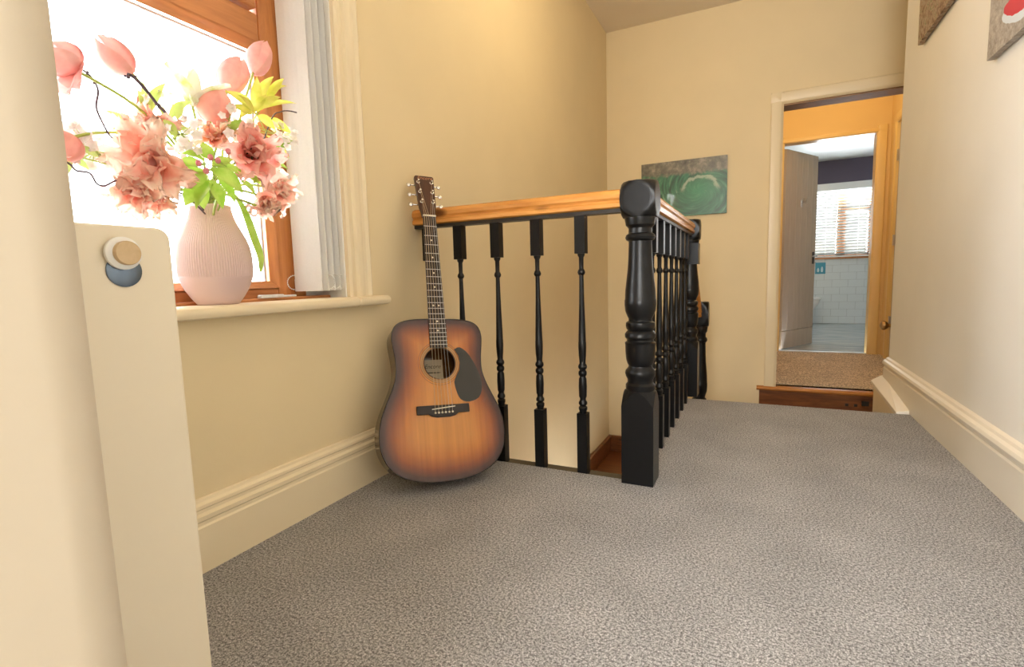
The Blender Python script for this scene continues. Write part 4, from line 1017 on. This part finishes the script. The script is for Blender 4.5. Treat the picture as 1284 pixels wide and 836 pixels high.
TWIGS = [
    ([(-1.12, 0.482, 1.048), (-1.12, 0.504, 1.061), (-1.12, 0.526, 1.07), (-1.12, 0.546, 1.063), (-1.12, 0.556, 1.051), (-1.12, 0.56, 1.035), (-1.12, 0.554, 1.006), (-1.12, 0.561, 0.981), (-1.12, 0.572, 0.958), (-1.12, 0.587, 0.949), (-1.12, 0.607, 0.941), (-1.12, 0.703, 0.889)], 0.0016),
    ([(-1.12, 0.614, 1.084), (-1.12, 0.625, 1.082), (-1.12, 0.646, 1.064), (-1.12, 0.666, 1.041), (-1.12, 0.689, 1.018), (-1.12, 0.733, 0.928)], 0.0028),
    ([(-1.1, 0.483, 0.894), (-1.1, 0.494, 0.888), (-1.1, 0.502, 0.879), (-1.1, 0.522, 0.878), (-1.1, 0.531, 0.861), (-1.1, 0.544, 0.859), (-1.1, 0.564, 0.872), (-1.1, 0.591, 0.882), (-1.1, 0.697, 0.861)], 0.0015),
    ([(-1.08, 0.693, 0.859), (-1.08, 0.636, 0.851), (-1.08, 0.622, 0.853), (-1.08, 0.607, 0.846), (-1.08, 0.593, 0.853)], 0.0012),
    ([(-1.12, 0.878, 0.944), (-1.12, 0.941, 1.083), (-1.12, 0.973, 1.111), (-1.12, 0.998, 1.12), (-1.12, 1.024, 1.123)], 0.0014),
]
BUDS = [
    (-1.02, 0.701, 0.931),
    (-1.02, 0.717, 0.928),
    (-1.02, 0.689, 0.902),
    (-1.02, 0.675, 0.915),
    (-1.02, 0.742, 0.951),
]
STRAP = [
    (-1.1, 0.79, 0.891),
    (-1.1, 0.818, 0.864),
    (-1.1, 0.835, 0.829),
    (-1.1, 0.85, 0.781),
    (-1.1, 0.863, 0.736),
    (-1.1, 0.86, 0.699),
]
STEM2 = [
    (-1.09, 0.762, 0.869),
    (-1.09, 0.811, 0.866),
    (-1.09, 0.856, 0.857),
]
LILY = [(-1.14, 0.752, 1.065), (-1.14, 0.759, 1.138)]

GRP = 'flowers in the ribbed pink vase'
def bez(pts, n=6):
    return [Vector(q) for q in cr([tuple(p) for p in pts], n)]
def stem(parent, pts, r=.0028): MB().tube(bez(pts, 5), r, 7).build('stem', M['stem'], parent, smooth=True)
TL = ['closed pink tulip stretching up beside the tall dark twig', 'half open pink tulip leaning out against the near wall end', 'upright pink tulip standing highest in front of the wooden frame', 'plump pink tulip beside the highest tulip', 'coral tulip tucked between white blossom and the plump tulip', 'small coral tulip drooping at the end of a long arched stem']
for i, (B, T_, R, sp_) in enumerate(TULIPS):
    B, T_ = Vector(B), Vector(T_); ax = T_-B; L = ax.length*1.05
    base = MOUTH+Vector((random.uniform(-.02, .02), random.uniform(-.02, .02), -.06))
    t = thing('tulip', base, TL[i], 'tulip', GRP)
    stem(t, [base, MOUTH+Vector((random.uniform(-.03, .03), random.uniform(-.03, .03), .01))]+[Vector(q) for q in reversed(sp_)]+[B+ax.normalized()*.006])
    mt2 = M['tulip2'] if i in (4, 5) else M['tulip']
    for k in range(6):
        petal_closed(B, ax, k*PI/3+i*.4, L*(1 if k % 2 else .97), R*(.93 if k % 2 else 1.0)).build('petal', mt2, t, smooth=True)
    if i == 1:
        for out in (Vector((.3, -.2, -1)), Vector((.5, .1, -.8))):
            petal_open(B, ax, out, L*1.1, R*.8, 1.6, 2.0, .05, .3, seed=i).build('petal', mt2, t, smooth=True)
PL = ['ruffled coral parrot tulip above the large peach one', 'large ruffled peach parrot tulip facing into the landing', 'pale frilly parrot tulip drooping below the large peach one', 'orange ruffled tulip in the middle of the bunch', 'deep coral parrot tulip wide open with dark anthers', 'pale peach parrot tulip reaching out past the wooden frame', 'frilly blush parrot tulip hanging lowest beside the vase', 'small pale parrot tulip hanging by the vase neck']
BC = Vector((-1.17, .80, .96))
for i, (c, R, k) in enumerate(PARROTS):
    c = Vector(c); ax = ((c-BC).normalized()*1.0+Vector((.75, -.55, .05))*(.45 if i in (0, 1, 2, 7) else .8)).normalized()
    if i == 6: ax = Vector((.4, .1, -.9)).normalized()
    if i == 3: ax = Vector((.5, -.5, .6)).normalized()
    base = MOUTH+Vector((random.uniform(-.02, .02), random.uniform(-.02, .02), -.06))
    t = thing('parrot_tulip', base, PL[i], 'tulip', GRP)
    B = c-ax*R*.55
    stem(t, [base, MOUTH+Vector((random.uniform(-.03, .03), random.uniform(-.03, .03), .02)), (MOUTH+B)/2+Vector((0, 0, .03)), B])
    a_, s_, t_ = frame(ax); npet = 15
    for q in range(npet):
        ringi = 0 if q < 6 else (1 if q < 11 else 2); cnt = (6, 5, 4)[ringi]
        th = 2*PI*q/cnt+ringi*.5+random.uniform(-.3, .3)
        out = s_*math.cos(th)+t_*math.sin(th)
        L = R*random.uniform(.9, 1.35)*(1.2, 1.0, .7)[ringi]
        a1 = (random.uniform(1.3, 2.1), random.uniform(.8, 1.4), random.uniform(.2, .7))[ringi]
        axj = (ax+noisev()*.33).normalized()
        pm = petal_open(B, axj, out, L, R*random.uniform(.30, .46), random.uniform(.2, .6), a1, random.uniform(.6, 1.0), random.uniform(.1, .35), .6, 10, 14, seed=i*20+q)
        pm.build('petal', PM[k] if q % 2 else PM[(2, 2, 1, 1, 0, 2, 2, 2)[i]], t, smooth=True)
    if i == 4:
        for q in range(5):
            th = q*1.25; d = (ax+.35*(s_*math.cos(th)+t_*math.sin(th))).normalized()
            m = MB().tube([B, B+d*R*.5], .001, 5); m.ball(B+d*R*.55, .002, .002, .005, 6, 5); m.build('anther', M['anther'], t, smooth=True)
# lily-flowered tulip
B = Vector(LILY[0]); ax = (Vector(LILY[1])-B); L = ax.length*1.15
base = MOUTH+Vector((0, .01, -.06)); t = thing('lily_tulip', base, 'white and green lily-flowered tulip with flared petals', 'tulip', GRP)
stem(t, [base, MOUTH+Vector((0, 0, .03)), B-Vector((0, -.01, .06)), B])
a_, s_, t_ = frame(ax)
for q in range(6):
    th = q*PI/3+.3; out = s_*math.cos(th)+t_*math.sin(th)
    petal_open(B, ax, out, L*(1.15 if q % 2 else 1.0), L*.22, .55, (1.25 if q % 2 else -.2), .08, .35, .55, seed=q).build('petal', M['lily'], t, smooth=True)
# leafy sprigs
SL = ['apple sprig of fresh green leaves and pink buds over the vase mouth', 'yellow green leafy sprig spreading in front of the wooden frame', 'lime green leafy sprig behind the coral parrot tulip', 'golden young leaves sticking out beside the coral parrot tulip', 'thin pale leafy sprig among white blossom near the wall end', 'mid green leaves behind the deep coral parrot tulip']
sprigs = []
for k in range(6):
    base = MOUTH+Vector((random.uniform(-.02, .02), random.uniform(-.02, .02), -.05))
    t = thing('leafy_sprig', base, SL[k], 'foliage', GRP); sprigs.append(t)
    lv = [r_ for r_ in LEAVES if r_[3] == k]
    node = sum((Vector(r_[0]) for r_ in lv), Vector())/len(lv)
    MB().tube(bez([base, MOUTH+(node-MOUTH)*.25+Vector((0, 0, .02)), node], 6), .0022, 6, .0012).build('stem', M['stem'], t, smooth=True)
    for b_, tp_, w_, _ in lv:
        rp = noisev()*.25+Vector((.65, -.45, .5))
        o = leaf_mesh(b_, tp_, w_*1.3, rp, random.uniform(.04, .16), random.uniform(.1, .4)).build('leaf', LM[k], t, smooth=True)
        MB().tube([node, Vector(b_)], .0009, 5).build('leaf_stalk', M['stem'], t)
for q in BUDS:
    q = Vector(q); MB().ball(q, .0058, .0058, .0068, 10, 7).build('bud', M['bud'], sprigs[0], smooth=True)
    MB().tube([q, Vector((-1.06, .775, .925))], .0009, 5).build('bud_stalk', M['stem'], sprigs[0])
# white blossom sprigs
WL = ['white blossom sprig hanging in the middle of the bunch', 'small white blossom beside the orange tulip', 'white blossom sprig on the frame side of the bunch', 'airy white blossom branch reaching towards the near wall end']
for k in range(4):
    base = MOUTH+Vector((random.uniform(-.02, .02), random.uniform(-.02, .02), -.05))
    t = thing('blossom_sprig', base, WL[k], 'blossom', GRP); pts = [Vector(p) for p, kk in BLOSSOMS if kk == k]
    cen = sum(pts, Vector())/len(pts)
    MB().tube(bez([base, MOUTH+Vector((0, 0, .03)), cen], 6), .0018, 6, .001).build('stem', M['twig'], t, smooth=True)
    for p in pts:
        ax = (Vector((.7, -.5, .2))+noisev()*.5).normalized(); a_, s_, t_ = frame(ax); m = MB(); R = random.uniform(.009, .014)
        for q in range(5):
            th = q*2*PI/5; out = s_*math.cos(th)+t_*math.sin(th); pm = petal_open(p, ax, out, R, R*.5, 1.0, 1.4, .1, .2, .5, 4, 4, q); m.add(pm.v, pm.f)
        m.build('blossom', M['blossom'], t, smooth=True)
        MB().tube([cen, p-ax*.002], .0007, 4).build('stalk', M['stem'], t)
# twigs
XL = ['thin curly dark twig looping past the half open tulip', 'stout dark twig rising to the closed tulip', 'thin curly brown twig waving out below the white blossom', 'short wiry twig beside the vase neck', 'fine twig hooking over the frame side of the bunch']
for i, (pts, r_) in enumerate(TWIGS):
    pts = [Vector(p) for p in pts]; m = MB().tube(bez(pts, 4)+([MOUTH+Vector((0, 0, -.03))] if i in (0, 1, 2) else []), r_*1.2, 6)
    if i in (0, 1):
        for p in (pts[0] if i else pts[4], pts[1], pts[3]):
            for q in range(5): m.ball(p+noisev()*.006, .0024, seg=6, rings=4)
    o = m.build('curly_twig', M['twig'], None, smooth=True); tag(o, XL[i], 'twig', GRP)
# long strap leaf over the vase rim
t = thing('strap_leaf', MOUTH, 'long narrow green leaf hanging over the rim down beside the vase', 'leaf', GRP)
P_ = bez(STRAP, 4); m = MB(); vs = []
for j, p in enumerate(P_):
    v = j/(len(P_)-1); d = (P_[min(j+1, len(P_)-1)]-P_[max(j-1, 0)]).normalized(); side = d.cross(Vector((.75, -.6, .1))).normalized(); w = .0015+.0095*math.sin(PI*min(1, v*.98))**.9*(.5+.5*v)
    for u in (-1, -.5, 0, .5, 1): vs.append(p+side*w*u+Vector((.75, -.6, 0))*(-.2*w*abs(u)))
m.add(vs, [(j*5+i, j*5+i+1, (j+1)*5+i+1, (j+1)*5+i) for j in range(len(P_)-1) for i in range(4)]); m.build('blade', LM[0], t, smooth=True)
stem(t, [MOUTH+Vector((0, 0, -.04)), Vector(STRAP[0])], .002)
t = thing('flower_stem', MOUTH, 'bare green stem leaning out to the low blush tulip', 'stem', GRP)
stem(t, [MOUTH+Vector((0, 0, -.04))]+[Vector(q) for q in STEM2], .003)
